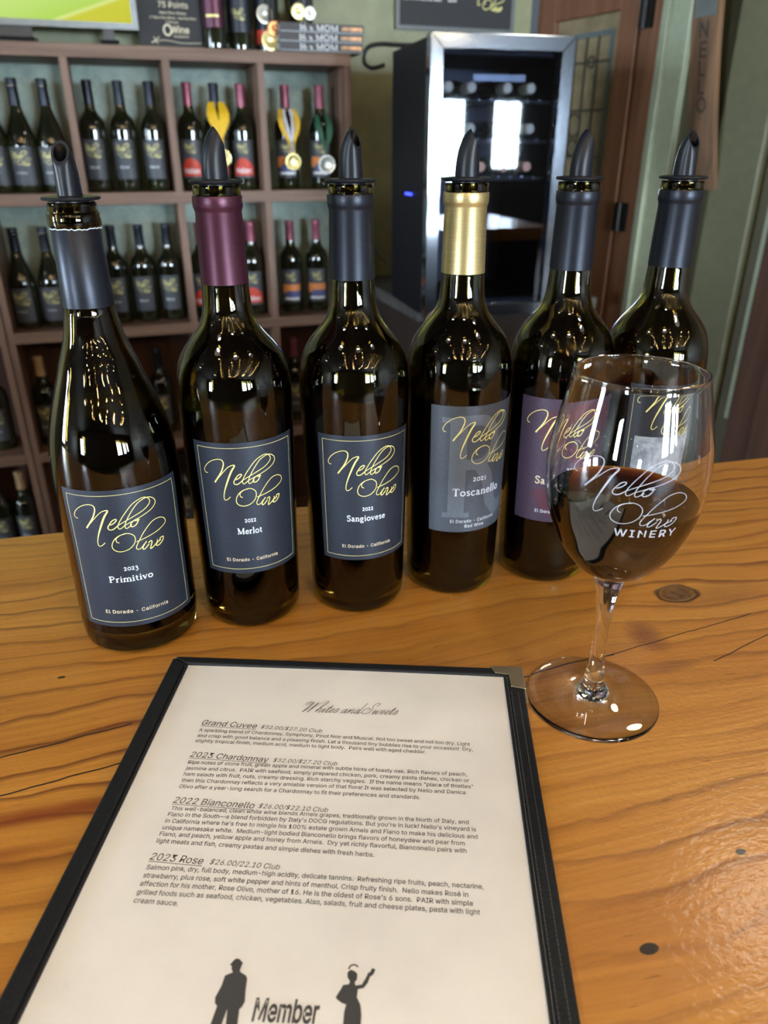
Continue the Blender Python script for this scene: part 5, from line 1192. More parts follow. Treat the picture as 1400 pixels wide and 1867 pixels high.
# ---- on top of the shelving
tv_ = thing('television', 'flat television with a lime green picture standing on the shelf top', 'television', S(-0.48, 0.02, 0.590), A_S)
MB().box((-0.395, 0.0, 0.048), (0.395, 0.030, 0.50)).build('casing', M['black_plastic'], tv_, bevel=0.003)
fr = MB(); fr.box((-0.395, -0.004, 0.0455), (0.395, 0.0, 0.0615)).box((0.379, -0.004, 0.0615), (0.395, 0.0, 0.50)).box((-0.395, -0.004, 0.0615), (-0.379, 0.0, 0.50)).box((-0.379, -0.004, 0.484), (0.379, 0.0, 0.50))
fr.build('bezel', M['bezel'], tv_)
MB().box((-0.379, -0.002, 0.0615), (0.379, -0.0005, 0.484)).build('screen', M['tv'], tv_)
for x0, x1 in ((0.285, 0.335), (-0.10, 0.115)):
    MB().add([(x0, -0.09, 0.0), (x1, -0.09, 0.0), (x1, 0.05, 0.0), (x0, 0.05, 0.0), (x0, -0.085, 0.010), (x1, -0.085, 0.010), (x1, 0.05, 0.022), (x0, 0.05, 0.022)],
             [(0, 3, 2, 1), (4, 5, 6, 7), (0, 1, 5, 4), (1, 2, 6, 5), (2, 3, 7, 6), (3, 0, 4, 7)]).build('foot', M['black_plastic'], tv_)
    MB().box((x0 + 0.01, 0.006, 0.015), (x1 - 0.01, 0.024, 0.06)).build('foot_stem', M['black_plastic'], tv_)

ap = thing('award_poster', 'black award plaque with gold lettering between the television and bottles', 'poster', S(0.0085, 0.0, 0.590), A_S)
MB().box((-0.092, 0.0, 0.0), (0.092, 0.008, 0.26)).build('plaque', M['board_black'], ap)
def face_xz(mb, y): return mb.xf(lambda p: Vector((p.x, y - p.z, p.y)))
pt = merge(font_fit('75 Points', -0.030, 0.055, 0.108), font_fit('Nello Olivo Winery', -0.028, 0.048, 0.092), font_fit("17 Nello Olivo Merlot - Best Red Wine", -0.058, 0.075, 0.080), font_fit('California', -0.012, 0.022, 0.069),
           font_fit('Wine', -0.002, 0.052, 0.045, bold=10), font_fit('Competition', 0.006, 0.050, 0.034))
ring_ = MB(); ribbon(ring_, arc(-0.010, 0.052, 0.011, 0.013, 0, 360, 20), 0.004); ribbon(ring_, catmull([(-0.06, 0.020), (-0.02, 0.026), (0.03, 0.020), (0.085, 0.022)], 6), 0.0012)
ribbon(ring_, [(-0.058, 0.018), (-0.036, 0.034)], 0.0015); ribbon(ring_, [(-0.052, 0.034), (-0.042, 0.016)], 0.0015)
face_xz(merge(pt, ring_), -0.0004).build('gold_lettering', M['cream_ink'], ap)

def top_bottle(u, v, cap, label, kind):
    t = thing('wine_bottle', label, 'wine bottle', S(u, v, 0.5903), 0.0, 'bottles standing on the shelf top')
    MB().lathe(smooth_prof(CLARET, 2)[:-1] + [(0.0, 0.301)], 40).build('bottle_glass', M['shelf_glass'], t, smooth=True)
    MB().lathe([(0.0155, 0.238), (0.0143, 0.285), (0.0153, 0.288), (0.0153, 0.3005), (0.0, 0.302)], 32).build('capsule', M[cap], t, smooth=True)
    if kind == 'maroon':
        lb = patch(CLARET, -0.036, 0.036, 0.058, 0.160, 0, 0.0003, nx=24, nz=4).build('label', M['cap_maroon'], t, smooth=True)
        wrap(MB().add(*ribbon_pair([(-0.020, 0.086), (0.020, 0.086)], 0.006)), CLARET, 0, 0.0006).build('gold_band', M['gold_ink'], lb)
        wrap(MB().add(*ribbon_pair([(-0.036, 0.068), (0.036, 0.068)], 0.002)), CLARET, 0, 0.0006).build('lower_line', M['label_black'], lb)
    elif kind == 'gold':
        lb = patch(CLARET, -0.036, 0.036, 0.050, 0.160, 0, 0.0003, nx=24, nz=4).build('label', M['label_black'], t, smooth=True)
        lg = logo(0.8, 2.0, 3).xf(lambda p: Vector((p.x, p.y + 0.095, p.z)))
        wrap(lg, CLARET, 0, 0.0006).build('brand_lettering', M['gold_ink'], lb)
    else:
        lb = patch(CLARET, -0.036, 0.036, 0.020, 0.150, 0, 0.0003, nx=24, nz=4).build('label', M['label_black'], t, smooth=True)
        patch(CLARET, -0.036, 0.0, 0.025, 0.060, 0, 0.0006, nx=12, nz=2).build('red_print', M['red_print'], lb, smooth=True)
    return t
def ribbon_pair(pts, wd):
    n = 12
    m_ = MB(); ribbon(m_, [(pts[0][0] + (pts[1][0] - pts[0][0]) * k / n, pts[0][1] + (pts[1][1] - pts[0][1]) * k / n) for k in range(n + 1)], wd)
    return m_.v, m_.f
top_bottle(0.137, 0.02, 'cap_maroon', 'bottle with a plum red label on the shelf top beside the black plaque', 'maroon')
top_bottle(0.216, 0.0, 'cap_slate', 'bottle with a gold mark on the shelf top, second from the plaque', 'gold')
top_bottle(0.298, -0.01, 'cap_slate', 'bottle on the shelf top mostly hidden by hanging medals', 'dark')
top_bottle(0.425, -0.089, 'cap_slate', 'bottle behind the stacked books on the shelf top', 'gold')

def top_medal(u, v, z, r, mat, label, lean=0.0):
    t = thing('medal', label, 'medal', S(u, v, z), A_S + lean, 'medals hanging at the shelf top')
    d = MB(); d.lathe([(0.0, -0.0015), (r, -0.0015), (r, 0.0022), (r * 0.86, 0.0026), (r * 0.80, 0.0016), (0.0, 0.0016)], 32).xf(lambda p: Vector((p.x, -p.z, p.y)))
    d.build('medallion', M[mat], t, smooth=True)
    MB().tube([(0.0, 0, r), (0.002, 0, r + 0.10)], 0.0035, 8).build('ribbon', M['cord'], t)
    rl = MB(); rl.lathe([(0.0, -0.0), (r * 0.4, 0.0018), (r * 0.45, 0.0024), (r * 0.5, 0.0016)], 20).xf(lambda p: Vector((p.x, -p.z - 0.0014, p.y)))
    rl.build('relief', M[mat], t, smooth=True)
top_medal(0.282, 0.050, 0.687, 0.024, 'silver_medal', 'pale medal hanging highest, left of the stacked books')
top_medal(0.305, 0.066, 0.650, 0.020, 'copper_medal', 'copper coloured medal hanging left of the stacked books')
top_medal(0.294, 0.058, 0.620, 0.026, 'gold_metal', 'large gold rimmed medal lowest beside the stacked books')
top_medal(0.389, 0.030, 0.702, 0.021, 'gold_metal', 'bright gold medal hanging behind the stacked books')
top_medal(0.424, 0.034, 0.698, 0.018, 'silver_medal', 'silver medal hanging above the middle of the stacked books')

bl = ['lowest of the three stacked books titled 16 x MOM', 'middle of the three stacked books titled 16 x MOM', 'topmost of the three stacked books titled 16 x MOM']
bk0 = None
for k in range(3):
    z = 0.5903 + k * 0.0243
    u = 0.4395 + (0.0, 0.002, 0.004)[k]; turn = A_S + (0.02, -0.01, 0.0)[k]
    if bk0 is None:
        bk0 = thing('book', bl[0], 'book', S(u, 0.02, z), turn, 'books stacked on the shelf top')
        cv = MB().box((-0.130, -0.085, 0.0), (0.130, 0.043, 0.0022)).box((-0.130, -0.085, 0.0216), (0.130, 0.043, 0.0238)).box((-0.130, -0.0865, 0.0), (0.130, -0.083, 0.0238))
        cv.build('cover', M['book_cover'], bk0)
        MB().box((-0.127, -0.083, 0.0022), (0.127, 0.040, 0.0216)).build('pages', M['book_pages'], bk0)
        tm, ln = stroke_text('I6 x MOM', SERIF, 0.022, weight=1.0)
        fitw(tm, 0.120, -0.070, 0.005, ln); face_xz(tm, -0.0869).build('spine_title', M['white_ink'], bk0)
        face_xz(MB().add([(0.060, 0.008, 0), (0.125, 0.006, 0), (0.125, 0.018, 0), (0.060, 0.017, 0)], [(0, 1, 2, 3)]), -0.0869).build('spine_picture', M['book_art'], bk0)
        face_xz(MB().add([(-0.128, 0.0005, 0), (0.128, 0.0005, 0), (0.128, 0.003, 0), (-0.128, 0.003, 0)], [(0, 1, 2, 3)]), -0.0868).build('spine_edge', M['book_pages'], bk0)
    else:
        dup(bk0, S(u, 0.02, z), turn, bl[k], 'books stacked on the shelf top')

# ---- black menu board on the wall
mbd = thing('menu_board', 'black price board with white lines and gold script above the wine fridge', 'menu board', S(0.97, -0.128, 0.70), A_S)
MB().box((-0.205, -0.010, 0.0), (0.205, 0.0, 0.42)).build('panel', M['board_black'], mbd)
bf = MB(); bf.box((-0.218, -0.016, -0.012), (0.218, 0.0, 0.0)).box((-0.218, -0.016, 0.42), (0.218, 0.0, 0.432)).box((-0.218, -0.016, 0.0), (-0.205, 0.0, 0.42)).box((0.205, -0.016, 0.0), (0.218, 0.0, 0.42))
bf.build('frame', M['board_frame'], mbd)
tx = MB()
for k, (a, b) in enumerate((('Vegetarian Case (full case)', '$200'), ('Library Spirit (full case)', '$200'), ('Reserve Whites (full case)', '$200'))):
    y = 0.125 - k * 0.026
    for m_ in (font_fit(a, -0.195, -0.055, y, ys=1.3, bold=12), font_fit(b, -0.03, 0.0, y, ys=1.2, bold=12)): tx.add(m_.v, m_.f)
face_xz(tx, -0.0104).build('price_lettering', M['white_ink'], mbd)
lg = logo(2.3, 2.0, 4).xf(lambda p: Vector((p.x + 0.115, p.y + 0.095, p.z)))
face_xz(lg, -0.0104).build('brand_lettering', M['gold_ink'], mbd)

# ---- wine fridge
A_F = R(14.5)
FW, FH, FD = 0.384, 0.683, 0.38
fx = Vector((0.113, 2.100, -0.1045))
fg = thing('wine_fridge', 'black wine fridge with brushed steel door frame and dark glass door', 'wine fridge', fx, A_F)
cab = MB()
cab.box((0.006, 0.036, 0.0), (0.030, FD, FH - 0.004)).box((FW - 0.030, 0.036, 0.0), (FW - 0.006, FD, FH - 0.004))
cab.box((0.030, 0.036, 0.0), (FW - 0.030, FD, 0.045)).box((0.030, 0.036, FH - 0.045), (FW - 0.030, FD, FH - 0.004)).box((0.030, FD - 0.03, 0.045), (FW - 0.030, FD, FH - 0.045))
cab.build('cabinet', M['fridge_black'], fg, bevel=0.004)
lin = MB().box((0.031, FD - 0.034, 0.046), (FW - 0.031, FD - 0.031, FH - 0.046))
lin.build('liner', M['fridge_inside'], fg)
B_ = 0.034
frm = MB()
def quadbar(p): 
    vs = [(x, y, z) for y in (0.0, 0.030) for (x, z) in p]
    frm.add(vs, [(0, 1, 2, 3), (7, 6, 5, 4), (0, 4, 5, 1), (1, 5, 6, 2), (2, 6, 7, 3), (3, 7, 4, 0)])
quadbar([(0, 0), (FW, 0), (FW - B_, B_), (B_, B_)]); quadbar([(FW, 0), (FW, FH), (FW - B_, FH - B_), (FW - B_, B_)])
quadbar([(FW, FH), (0, FH), (B_, FH - B_), (FW - B_, FH - B_)]); quadbar([(0, FH), (0, 0), (B_, B_), (B_, FH - B_)])
frm.build('door_frame', M['silver'], fg, bevel=0.0015)
gs = MB(); gs.box((-0.0005, 0.0302, 0.002), (FW + 0.0005, 0.0355, 0.034)).box((-0.0005, 0.0302, FH - 0.034), (FW + 0.0005, 0.0355, FH - 0.002)).box((-0.0005, 0.0302, 0.034), (0.034, 0.0355, FH - 0.034)).box((FW - 0.034, 0.0302, 0.034), (FW + 0.0005, 0.0355, FH - 0.034))
gs.build('door_gasket', M['black_plastic'], fg)
MB().box((B_, 0.010, B_), (FW - B_, 0.014, FH - B_)).build('glass_door', M['pane'], fg)
MB().box((0.12, 0.018, FH - 0.10), (0.26, 0.021, FH - 0.085)).build('control_panel', M['bezel'], fg)
MB().box((-0.0005, 0.16, 0.312), (0.0065, 0.21, 0.318)).build('indicator_light', M['blue_led'], fg)
MB().tube([(0.255, -0.010, 0.10), (0.255, -0.010, 0.24)], 0.0022, 8).build('inner_rail', M['rack'], fg) if False else None
fb0 = None
rows = [(0.570, [0.048, 0.113, 0.216, 0.283], 'foil_cream', 'top'), (0.477, [0.052, 0.100, 0.227, 0.288], 'foil_cream', 'second'), (0.386, [0.050, 0.172, 0.234, 0.292], 'foil_copper', 'third')]
for (z, xs, mat, rn) in rows:
    rk = MB()
    rk.tube([(0.032, 0.055, z - 0.0310), (FW - 0.032, 0.055, z - 0.0310)], 0.004, 8)
    for k in range(9): rk.tube([(0.05 + 0.034 * k, 0.055, z - 0.0268), (0.05 + 0.034 * k, FD - 0.04, z - 0.0268)], 0.002, 6)
    rk.build('wire_rack', M['rack'], fg)
for (z, xs, mat, rn) in rows:
    order = ('leftmost', 'second', 'third', 'rightmost')
    for k, x in enumerate(xs):
        x = 0.0545 + k * 0.0885
        x = [0.062, 0.124, 0.222, 0.288][k] if rn == 'top' else ([0.062, 0.126, 0.227, 0.293][k] if rn == 'second' else [0.062, 0.160, 0.226, 0.292][k])
        key = 'lie_' + mat
        lab = order[k] + ' bottle end on the ' + rn + ' rack inside the wine fridge'
        M_f = Matrix.Translation(fx) @ Matrix.Rotation(A_F, 4, 'Z')
        loc = M_f @ Vector((x, 0.040, z))
        if rn == 'third' and k == 0: continue
        if key not in protos:
            t = thing('wine_bottle', lab, 'wine bottle', loc, A_F, 'bottles lying in the fridge')
            q = smooth_prof(CLARET, 1)
            lay = lambda p: Vector((p.x * 0.62, 0.301 - p.z, p.y * 0.62))
            MB().lathe(q[:-1] + [(0.0, 0.301)], 24).xf(lay).build('bottle_glass', M['shelf_glass'], t, smooth=True)
            MB().lathe([(0.0205, 0.250), (0.0205, 0.3015), (0.0180, 0.3035), (0.0, 0.304)], 24).xf(lay).build('foil_cap', M[mat], t, smooth=True)
            protos[key] = t
        else:
            dup(protos[key], loc, A_F, lab, 'bottles lying in the fridge')
# power cord looped over the fridge's back corner and a grey cable down the wall
M_f = Matrix.Translation(fx) @ Matrix.Rotation(A_F, 4, 'Z')
cpts = [M_f @ Vector(p) for p in ((0.06, 0.30, FH + 0.004), (0.02, 0.33, FH + 0.006), (-0.04, 0.36, FH + 0.010), (-0.07, 0.38, FH + 0.0), (-0.075, 0.39, FH - 0.03), (-0.05, 0.40, FH - 0.045), (-0.01, 0.41, FH - 0.035))]
tag(MB().tube([Vector((*catmull([(p.x, p.y) for p in cpts], 4)[i], catmull([(p.z, 0) for p in cpts], 4)[i][0])) for i in range(len(catmull([(p.x, p.y) for p in cpts], 4)))], 0.006, 8).build('power_cord', M['cord'], smooth=True), 'black power cord looped at the back top corner of the wine fridge', 'cord')
gp = [S(0.585, -0.118, 0.17), S(0.60, -0.112, 0.10), S(0.635, -0.105, 0.03), S(0.68, -0.10, -0.02), S(0.72, -0.10, -0.06)]
tag(MB().tube(gp, 0.007, 8).build('cable', M['strap'], smooth=True), 'grey cable hanging down the green wall behind the third open bottle', 'cable')

# ==================================================================== OPEN BOTTLES
CTR = [21.0, 18.0, 17.0, 24.0, 6.0, 17.0]
hero = []
for k, (x, y, shape, cap, lev, rot, gm) in enumerate(HB):
    hero.append(hero_bottle(HL[k], (x, y, 0.0003), shape, cap, lev, rot, M[gm], cut_capsule=(k == 0)))
def txt(body, em, width, y, weight=1.0):
    m_, ln = stroke_text(body, SERIF, em, weight=weight)
    return fitw(m_, width, -width / 2, y, ln)
def sans(body, size, width, y):
    return font_fit(body, -width / 2, width / 2, y, bold=5, spacing=0.05)
def shifted(m_, dx): return m_.xf(lambda p: Vector((p.x + dx, p.y, p.z)))
# (index, z0, z1, half width, label, border, logo dx, logo dz, year, name, name width, baselines)
SPEC = [
 (0, 0.0250, 0.1275, 0.0383, 'label_slate', True, -0.0028, 0.1000, '2023', 0.0088, 0.069, 'Primitivo', 0.027, 0.0605, 0.0360, 0.0395),
 (1, 0.0480, 0.1475, 0.0383, 'label_slate', True, -0.0026, 0.1180, '2022', 0.0082, 0.0888, 'Merlot', 0.0178, 0.0798, 0.0580, 0.0380),
 (2, 0.0480, 0.1455, 0.0375, 'label_slate', True, -0.0015, 0.1165, '2022', 0.0084, 0.0885, 'Sangiovese', 0.0295, 0.0803, 0.0585, 0.0380),
 (3, 0.0575, 0.1580, 0.0385, 'label_grey', False, 0.0005, 0.1310, '2021', 0.0118, 0.0995, 'Toscanello', 0.0415, 0.0880, 0.0655, 0.0385),
 (4, 0.0567, 0.1570, 0.0395, 'label_plum', False, -0.0040, 0.1290, '2021', 0.0110, 0.0995, 'Sa', 0.0085, 0.0890, 0.0645, 0.0385),
 (5, 0.0600, 0.1630, 0.0385, 'label_black', True, -0.0020, 0.1410, None, 0, 0, None, 0, 0, 0.0660, 0.0385),
]
for (k, z0, z1, hw, mat, border, ldx, ldz, yr, yw_, yb, nm, nw, nb, eb, ew) in SPEC:
    t, prof = hero[k]
    c = CTR[k]
    lb = hero_label(t, prof, z0, z1, c, hw, mat, border)
    if k in (3, 4):      # large pale initial behind the script
        ch = 'R' if k == 3 else 'S'
        big = MB()
        for (pts, wd) in SERIF[ch][1]:
            pp = []
            for a, b in zip(pts[:-1], pts[1:]):
                n = max(1, int(math.hypot(b[0] - a[0], b[1] - a[1]) / 0.02))
                pp += [(a[0] + (b[0] - a[0]) * i / n, a[1] + (b[1] - a[1]) * i / n) for i in range(n)]
            pp.append(pts[-1])
            if k == 3: pp = [(x * 0.088 - 0.0325, y * 0.1135 + z0 + 0.0125) for x, y in pp]
            else: pp = [(x * 0.150 - 0.034, y * 0.125 + z0 + 0.007) for x, y in pp]
            ribbon(big, pp, wd * (0.115 if k == 3 else 0.135), lanes=8)
        big.v = [(max(-hw, min(hw, p[0])), max(z0, min(z1, p[1])), p[2]) for p in big.v]
        put(big, prof, c, 0.00036, 'large_initial', 'label_grey_letter' if k == 3 else 'label_plum_letter', lb)
    lg = logo(1.0 if k < 3 else 1.06, 1.12).xf(lambda p: Vector((p.x + ldx, p.y + ldz, p.z)))
    put(lg, prof, c, 0.00046, 'brand_lettering', 'gold_ink', lb)
    dx = -0.0025
    if yr: put(shifted(txt(yr, 0.0056 if k < 3 else 0.0068, yw_, yb, 1.25), dx + (0.001 if k < 3 else 0.003)), prof, c, 0.00046, 'vintage_lettering', 'silver_ink', lb)
    if nm:
        m_ = txt(nm, 0.0066 if k < 3 else 0.0086, nw, nb, 1.25)
        put(shifted(m_, dx if k < 3 else (0.0 if k == 3 else -0.0195)), prof, c, 0.00046, 'name_lettering', 'silver_ink' if k < 4 else 'cream_ink', lb)
    put(shifted(sans('El Dorado - California', 0.0030, ew, eb), dx + 0.0005), prof, c, 0.00046, 'origin_lettering', 'cream_ink' if k < 3 else 'silver_ink', lb)
    if k == 3: put(shifted(sans('Red Wine', 0.0030, 0.0165, 0.0612), dx + 0.001), prof, c, 0.00046, 'type_lettering', 'silver_ink', lb)
    if k == 5:
        patch(prof, -0.030, 0.030, 0.078, 0.122, R(c), 0.0004, nx=30, nz=4).build('landscape_print', M['label_photo'], lb, smooth=True)

# ==================================================================== WINE GLASS
gl = thing('wine_glass', 'stemmed wine glass half filled with red wine, etched with white script', 'wine glass', (0.135, 0.381, 0.0002), 0.0)
foot = [(0.0, 0.0006), (0.020, 0.0004), (0.0405, 0.0), (0.0415, 0.0006), (0.0414, 0.0014), (0.036, 0.0027), (0.028, 0.0036), (0.020, 0.0047), (0.0145, 0.0060), (0.0110, 0.0078), (0.0088, 0.0100), (0.0072, 0.0128)]
stem = [(0.0072, 0.0128), (0.0060, 0.0180), (0.0050, 0.0260), (0.0045, 0.036), (0.0043, 0.048), (0.0045, 0.060), (0.0052, 0.070), (0.0064, 0.079), (0.0080, 0.0865), (0.0098, 0.0915)]
outer = [(0.0098, 0.0915), (0.0130, 0.0945), (0.0172, 0.0975), (0.0220, 0.1015), (0.0288, 0.1095), (0.0335, 0.1170), (0.0368, 0.1250), (0.0398, 0.1330), (0.0418, 0.1410), (0.0431, 0.1500), (0.0437, 0.1600), (0.0435, 0.1680), (0.0424, 0.1780), (0.0400, 0.1910), (0.0372, 0.2040), (0.0346, 0.2155)]
oc = catmull(outer, 3)
ic = [(max(0.0, r - 0.0012), z) for r, z in oc if z > 0.0995]
rim = [(0.03465, 0.2161), (0.03445, 0.2166), (0.03400, 0.2168), (0.03355, 0.2166), (0.03335, 0.2161)]
inner = [(0.0, 0.0985), (0.010, 0.0988)] + [(r, z + 0.0004) for r, z in ic if r > 0.0125]
bowl = oc + rim + inner[::-1]
MB().lathe(catmull(foot, 2), 96).build('foot', M['clear'], gl, smooth=True)
MB().lathe(catmull(stem, 3), 64 if False else 96).build('stem', M['clear'], gl, smooth=True)
MB().lathe(bowl, 96).build('bowl', M['clear'], gl, smooth=True)
LV = 0.1450
wn = [(r + 0.0002 if r > 0 else 0.0, z - 0.0001) for r, z in inner if z < LV - 0.0008]
rl = rad_at(inner, LV)
wn += [(rl + 0.0002, LV + 0.0004), (rl - 0.0012, LV), (0.0, LV)]
MB().lathe(wn, 96).build('wine', M['wine'], gl, smooth=True)
oprof = [(r, z) for r, z in oc]
lg = logo(0.98, 0.95).xf(lambda p: Vector((p.x, p.y + 0.1635, p.z)))
wy = font_fit('WINERY', -0.0150, 0.0150, 0.1395, ys=1.0, bold=12, spacing=0.12)
# the mark stands turned slightly to the left on the bowl
GC = -0.010 / 0.0385
wrap(lg, oprof, GC, 0.0002).build('etched_script', M['etch'], gl)
wrap(shifted(wy, 0.0105), oprof, GC, 0.0002).build('etched_lettering', M['etch'], gl)

# ==================================================================== MENU
A_M = R(-3.4)
MZ = 0.0078
mn = thing('menu', 'wine menu page headed Whites and Sweets in a black leatherette cover', 'menu', (-0.1437, 0.4125, 0.0), A_M)
# local: x right, y up the page (top edge at y = 0), all in metres
MW, MH = 0.2355, 0.305
mm = 0.001
MB().box((0.0005, -MH, 0.0004), (MW - 0.0005, -0.0005, 0.0046)).build('cover_board', M['leather'], mn, bevel=0.0012)
NXp = 24
def page_z(x): return 0.0072 + 0.0008 * math.sin(PI * min(1, max(0, x / MW)))
pg = MB(); vs = []; fs = []
for k in range(2):
    for j in range(2):
        for i in range(NXp + 1):
            x = 0.007 + (MW - 0.014) * i / NXp
            vs.append((x, -0.004 if j else -MH + 0.004, (page_z(x) if k else 0.0048)))
W_ = NXp + 1
for i in range(NXp):
    fs.append((i, W_ + i, W_ + i + 1, i + 1)); fs.append((2 * W_ + i, 2 * W_ + i + 1, 3 * W_ + i + 1, 3 * W_ + i))
    fs.append((i, i + 1, 2 * W_ + i + 1, 2 * W_ + i)); fs.append((W_ + i + 1, W_ + i, 3 * W_ + i, 3 * W_ + i + 1))
fs.append((0, 2 * W_, 3 * W_, W_)); fs.append((NXp, W_ + NXp, 3 * W_ + NXp, 2 * W_ + NXp))
pgo = pg.add(vs, fs).build('page', M['paper'], mn, smooth=True)
def strip(name, pts, z0=0.0046, z1=0.0094):
    m_ = MB().prism(pts, z0, z1)
    return m_.build(name, M['leather'], mn, bevel=0.0012)
strip('border_strip', [(0, -MH), (0.0098, -MH), (0.0098, -0.0072), (0.0, -0.0015)])
strip('border_strip', [(0.0005, -0.0008), (0.0098, -0.0072), (MW - 0.0098, -0.0072), (MW - 0.0005, 0.0), (0.004, 0.0)])
strip('border_strip', [(MW - 0.0098, -MH), (MW, -MH), (MW, -0.0015), (MW - 0.0098, -0.0072)])
# piping line along the inner edge, and stitching
for x_ in (0.0112, MW - 0.0112):
    MB().tube([(x_, -MH, 0.0080), (x_, -0.0085, 0.0080)], 0.0010, 8).build('piping', M['leather'], mn, smooth=True)
st = MB()
for s_x in (MW - 0.0085, MW - 0.0042):
    y = -0.024
    while y > -MH:
        st.box((s_x - 0.00012, y - 0.0016, 0.00935), (s_x + 0.00012, y, 0.00955)); y -= 0.0022
st.build('stitching', M['stitch'], mn)
cg = MB(); cg.prism([(MW - 0.0205, 0.0006), (MW - 0.0175, -0.0062), (MW - 0.0088, -0.0075), (MW - 0.0082, -0.0195), (MW + 0.0006, -0.0215), (MW + 0.0006, 0.0006)], 0.0096, 0.0102)
cg.box((MW + 0.0002, -0.0215, 0.001), (MW + 0.0008, 0.0006, 0.0102)).box((MW - 0.0205, 0.0002, 0.001), (MW + 0.0008, 0.0008, 0.0102))
cg.box((MW + 0.0008, -0.024, 0.001), (MW + 0.0030, -0.007, 0.0018))
cg.build('corner_guard', M['brass'], mn, bevel=0.0003)

def on_page(m_):
    return m_.xf(lambda p: Vector((p.x, p.y, page_z(p.x) + 0.00012 + p.z)))
HEAD = [('Grand Cuvee', 36.9, 63.9, 71.0, 65.4), ('2023 Chardonnay', 37.6, 90.2, 83.7, 92.2), ('2022 Bianconello', 38.4, 123.6, 82.6, 125.2), ('2023 Rose', 38.0, 158.9, 65.0, 160.3)]
CLUB = [('$32.00/$27.20 Club', 73.6, 65.3, 110.8, 66.8), ('$32.00/$27.20 Club', 86.2, 91.7, 122.9, 92.4), ('$26.00/$22.10 Club', 84.8, 124.7, 121.9, 125.3), ('$26.00/22.10 Club', 68.4, 159.9, 103.0, 161.0)]
BODY = [
 ('A sparkling blend of Chardonnay, Symphony, Pinot Noir and Muscat. Not too sweet and not too dry. Light', 36.9, 69.6, 198.6, 72.0),
 ('and crisp with good balance and a pleasing finish. Let a thousand tiny bubbles rise to your occasion!  Dry,', 37.3, 74.2, 200.0, 76.2),
 ('slightly tropical finish, medium acid, medium to light body.  Pairs well with aged cheddar.', 37.3, 78.5, 173.0, 79.9),
 ('Ripe notes of stone fruit, green apple and mineral with subtle hints of toasty oak. Rich flavors of peach,', 38.1, 95.6, 195.9, 95.6),
 ('jasmine and citrus.  PAIR with seafood, simply prepared chicken, pork, creamy pasta dishes, chicken or', 38.2, 100.1, 196.9, 99.9),
 ('ham salads with fruit, nuts, creamy dressing. Rich starchy veggies.  If the name means "place of thistles"', 38.3, 104.5, 198.9, 104.2),
 ('then this Chardonnay reflects a very amiable version of that flora! It was selected by Nello and Danica', 38.5, 109.0, 194.5, 108.6),
 ('Olivo after a year-long search for a Chardonnay to fit their preferences and standards.', 38.5, 113.4, 170.1, 113.6),
 ('This well-balanced, clean white wine blends Arneis grapes, traditionally grown in the North of Italy, and', 38.9, 128.4, 195.4, 128.3),
 ("Fiano in the South\u2014a blend forbidden by Italy's DOCG regulations. But you're in luck! Nello's vineyard is", 38.5, 132.4, 199.0, 132.6),
 ("in California where he's free to mingle his 100% estate grown Arneis and Fiano to make his delicious and", 38.4, 136.6, 199.5, 137.1),
 ('unique namesake white.  Medium-light bodied Bianconello brings flavors of honeydew and pear from', 38.4, 140.8, 192.9, 141.5),
 ('Fiano, and peach, yellow apple and honey from Arneis.  Dry yet richly flavorful, Bianconello pairs with', 38.2, 144.8, 193.6, 145.9),
 ('light meats and fish, creamy pastas and simple dishes with fresh herbs.', 38.1, 149.0, 148.1, 151.2),
 ('Salmon pink, dry, full body, medium-high acidity, delicate tannins.  Refreshing ripe fruits, peach, nectarine,', 38.3, 164.3, 200.8, 165.4),
 ('strawberry, plus rose, soft white pepper and hints of menthol. Crisp fruity finish.  Nello makes Ros\u00e9 in', 38.4, 168.8, 193.4, 170.0),
 ("affection for his mother, Rose Olivo, mother of 16. He is the oldest of Rose's 6 sons.  PAIR with simple", 38.4, 173.2, 195.4, 174.4),
 ('grilled foods such as seafood, chicken, vegetables. Also, salads, fruit and cheese plates, pasta with light', 38.5, 177.7, 198.4, 178.6),
 ('cream sauce.', 38.6, 182.0, 59.7, 182.6),
]
h_ = MB(); c_ = MB(); b_ = MB()
for (s_, x0, y0, x1, y1) in HEAD:
    m_ = font_fit(s_, x0 * mm, x1 * mm, -y0 * mm, -y1 * mm, shear=0.22, bold=3)
    ribbon(m_, [(x0 * mm, -(y0 + 0.9) * mm), (x1 * mm, -(y1 + 0.9) * mm)], 0.00032)
    on_page(m_).build('heading_print', M['ink'], pgo)
for (s_, x0, y0, x1, y1) in CLUB:
    m_ = font_fit(s_, x0 * mm, x1 * mm, -y0 * mm, -y1 * mm, shear=0.22, bold=2)
    on_page(m_).build('price_print', M['ink'], pgo)
for (s_, x0, y0, x1, y1) in BODY:
    m_ = font_fit(s_, x0 * mm, x1 * mm, -y0 * mm, -y1 * mm, ys=1.06, bold=7)
    b_.add(m_.v, m_.f)
on_page(b_).build('body_print', M['ink'], pgo)
tm, ln = stroke_text('Whites and Sweets', SCRIPT, 0.0128, slant=0.62, weight=0.9, smooth=True)
k_ = (154.3 - 95.5) * mm / ln
tm.xf(lambda p: Vector((p.x * k_ + 95.5 * mm, p.y - 49.4 * mm + p.x * k_ * 0.014, p.z)))
on_page(tm).build('title_print', M['ink'], pgo)
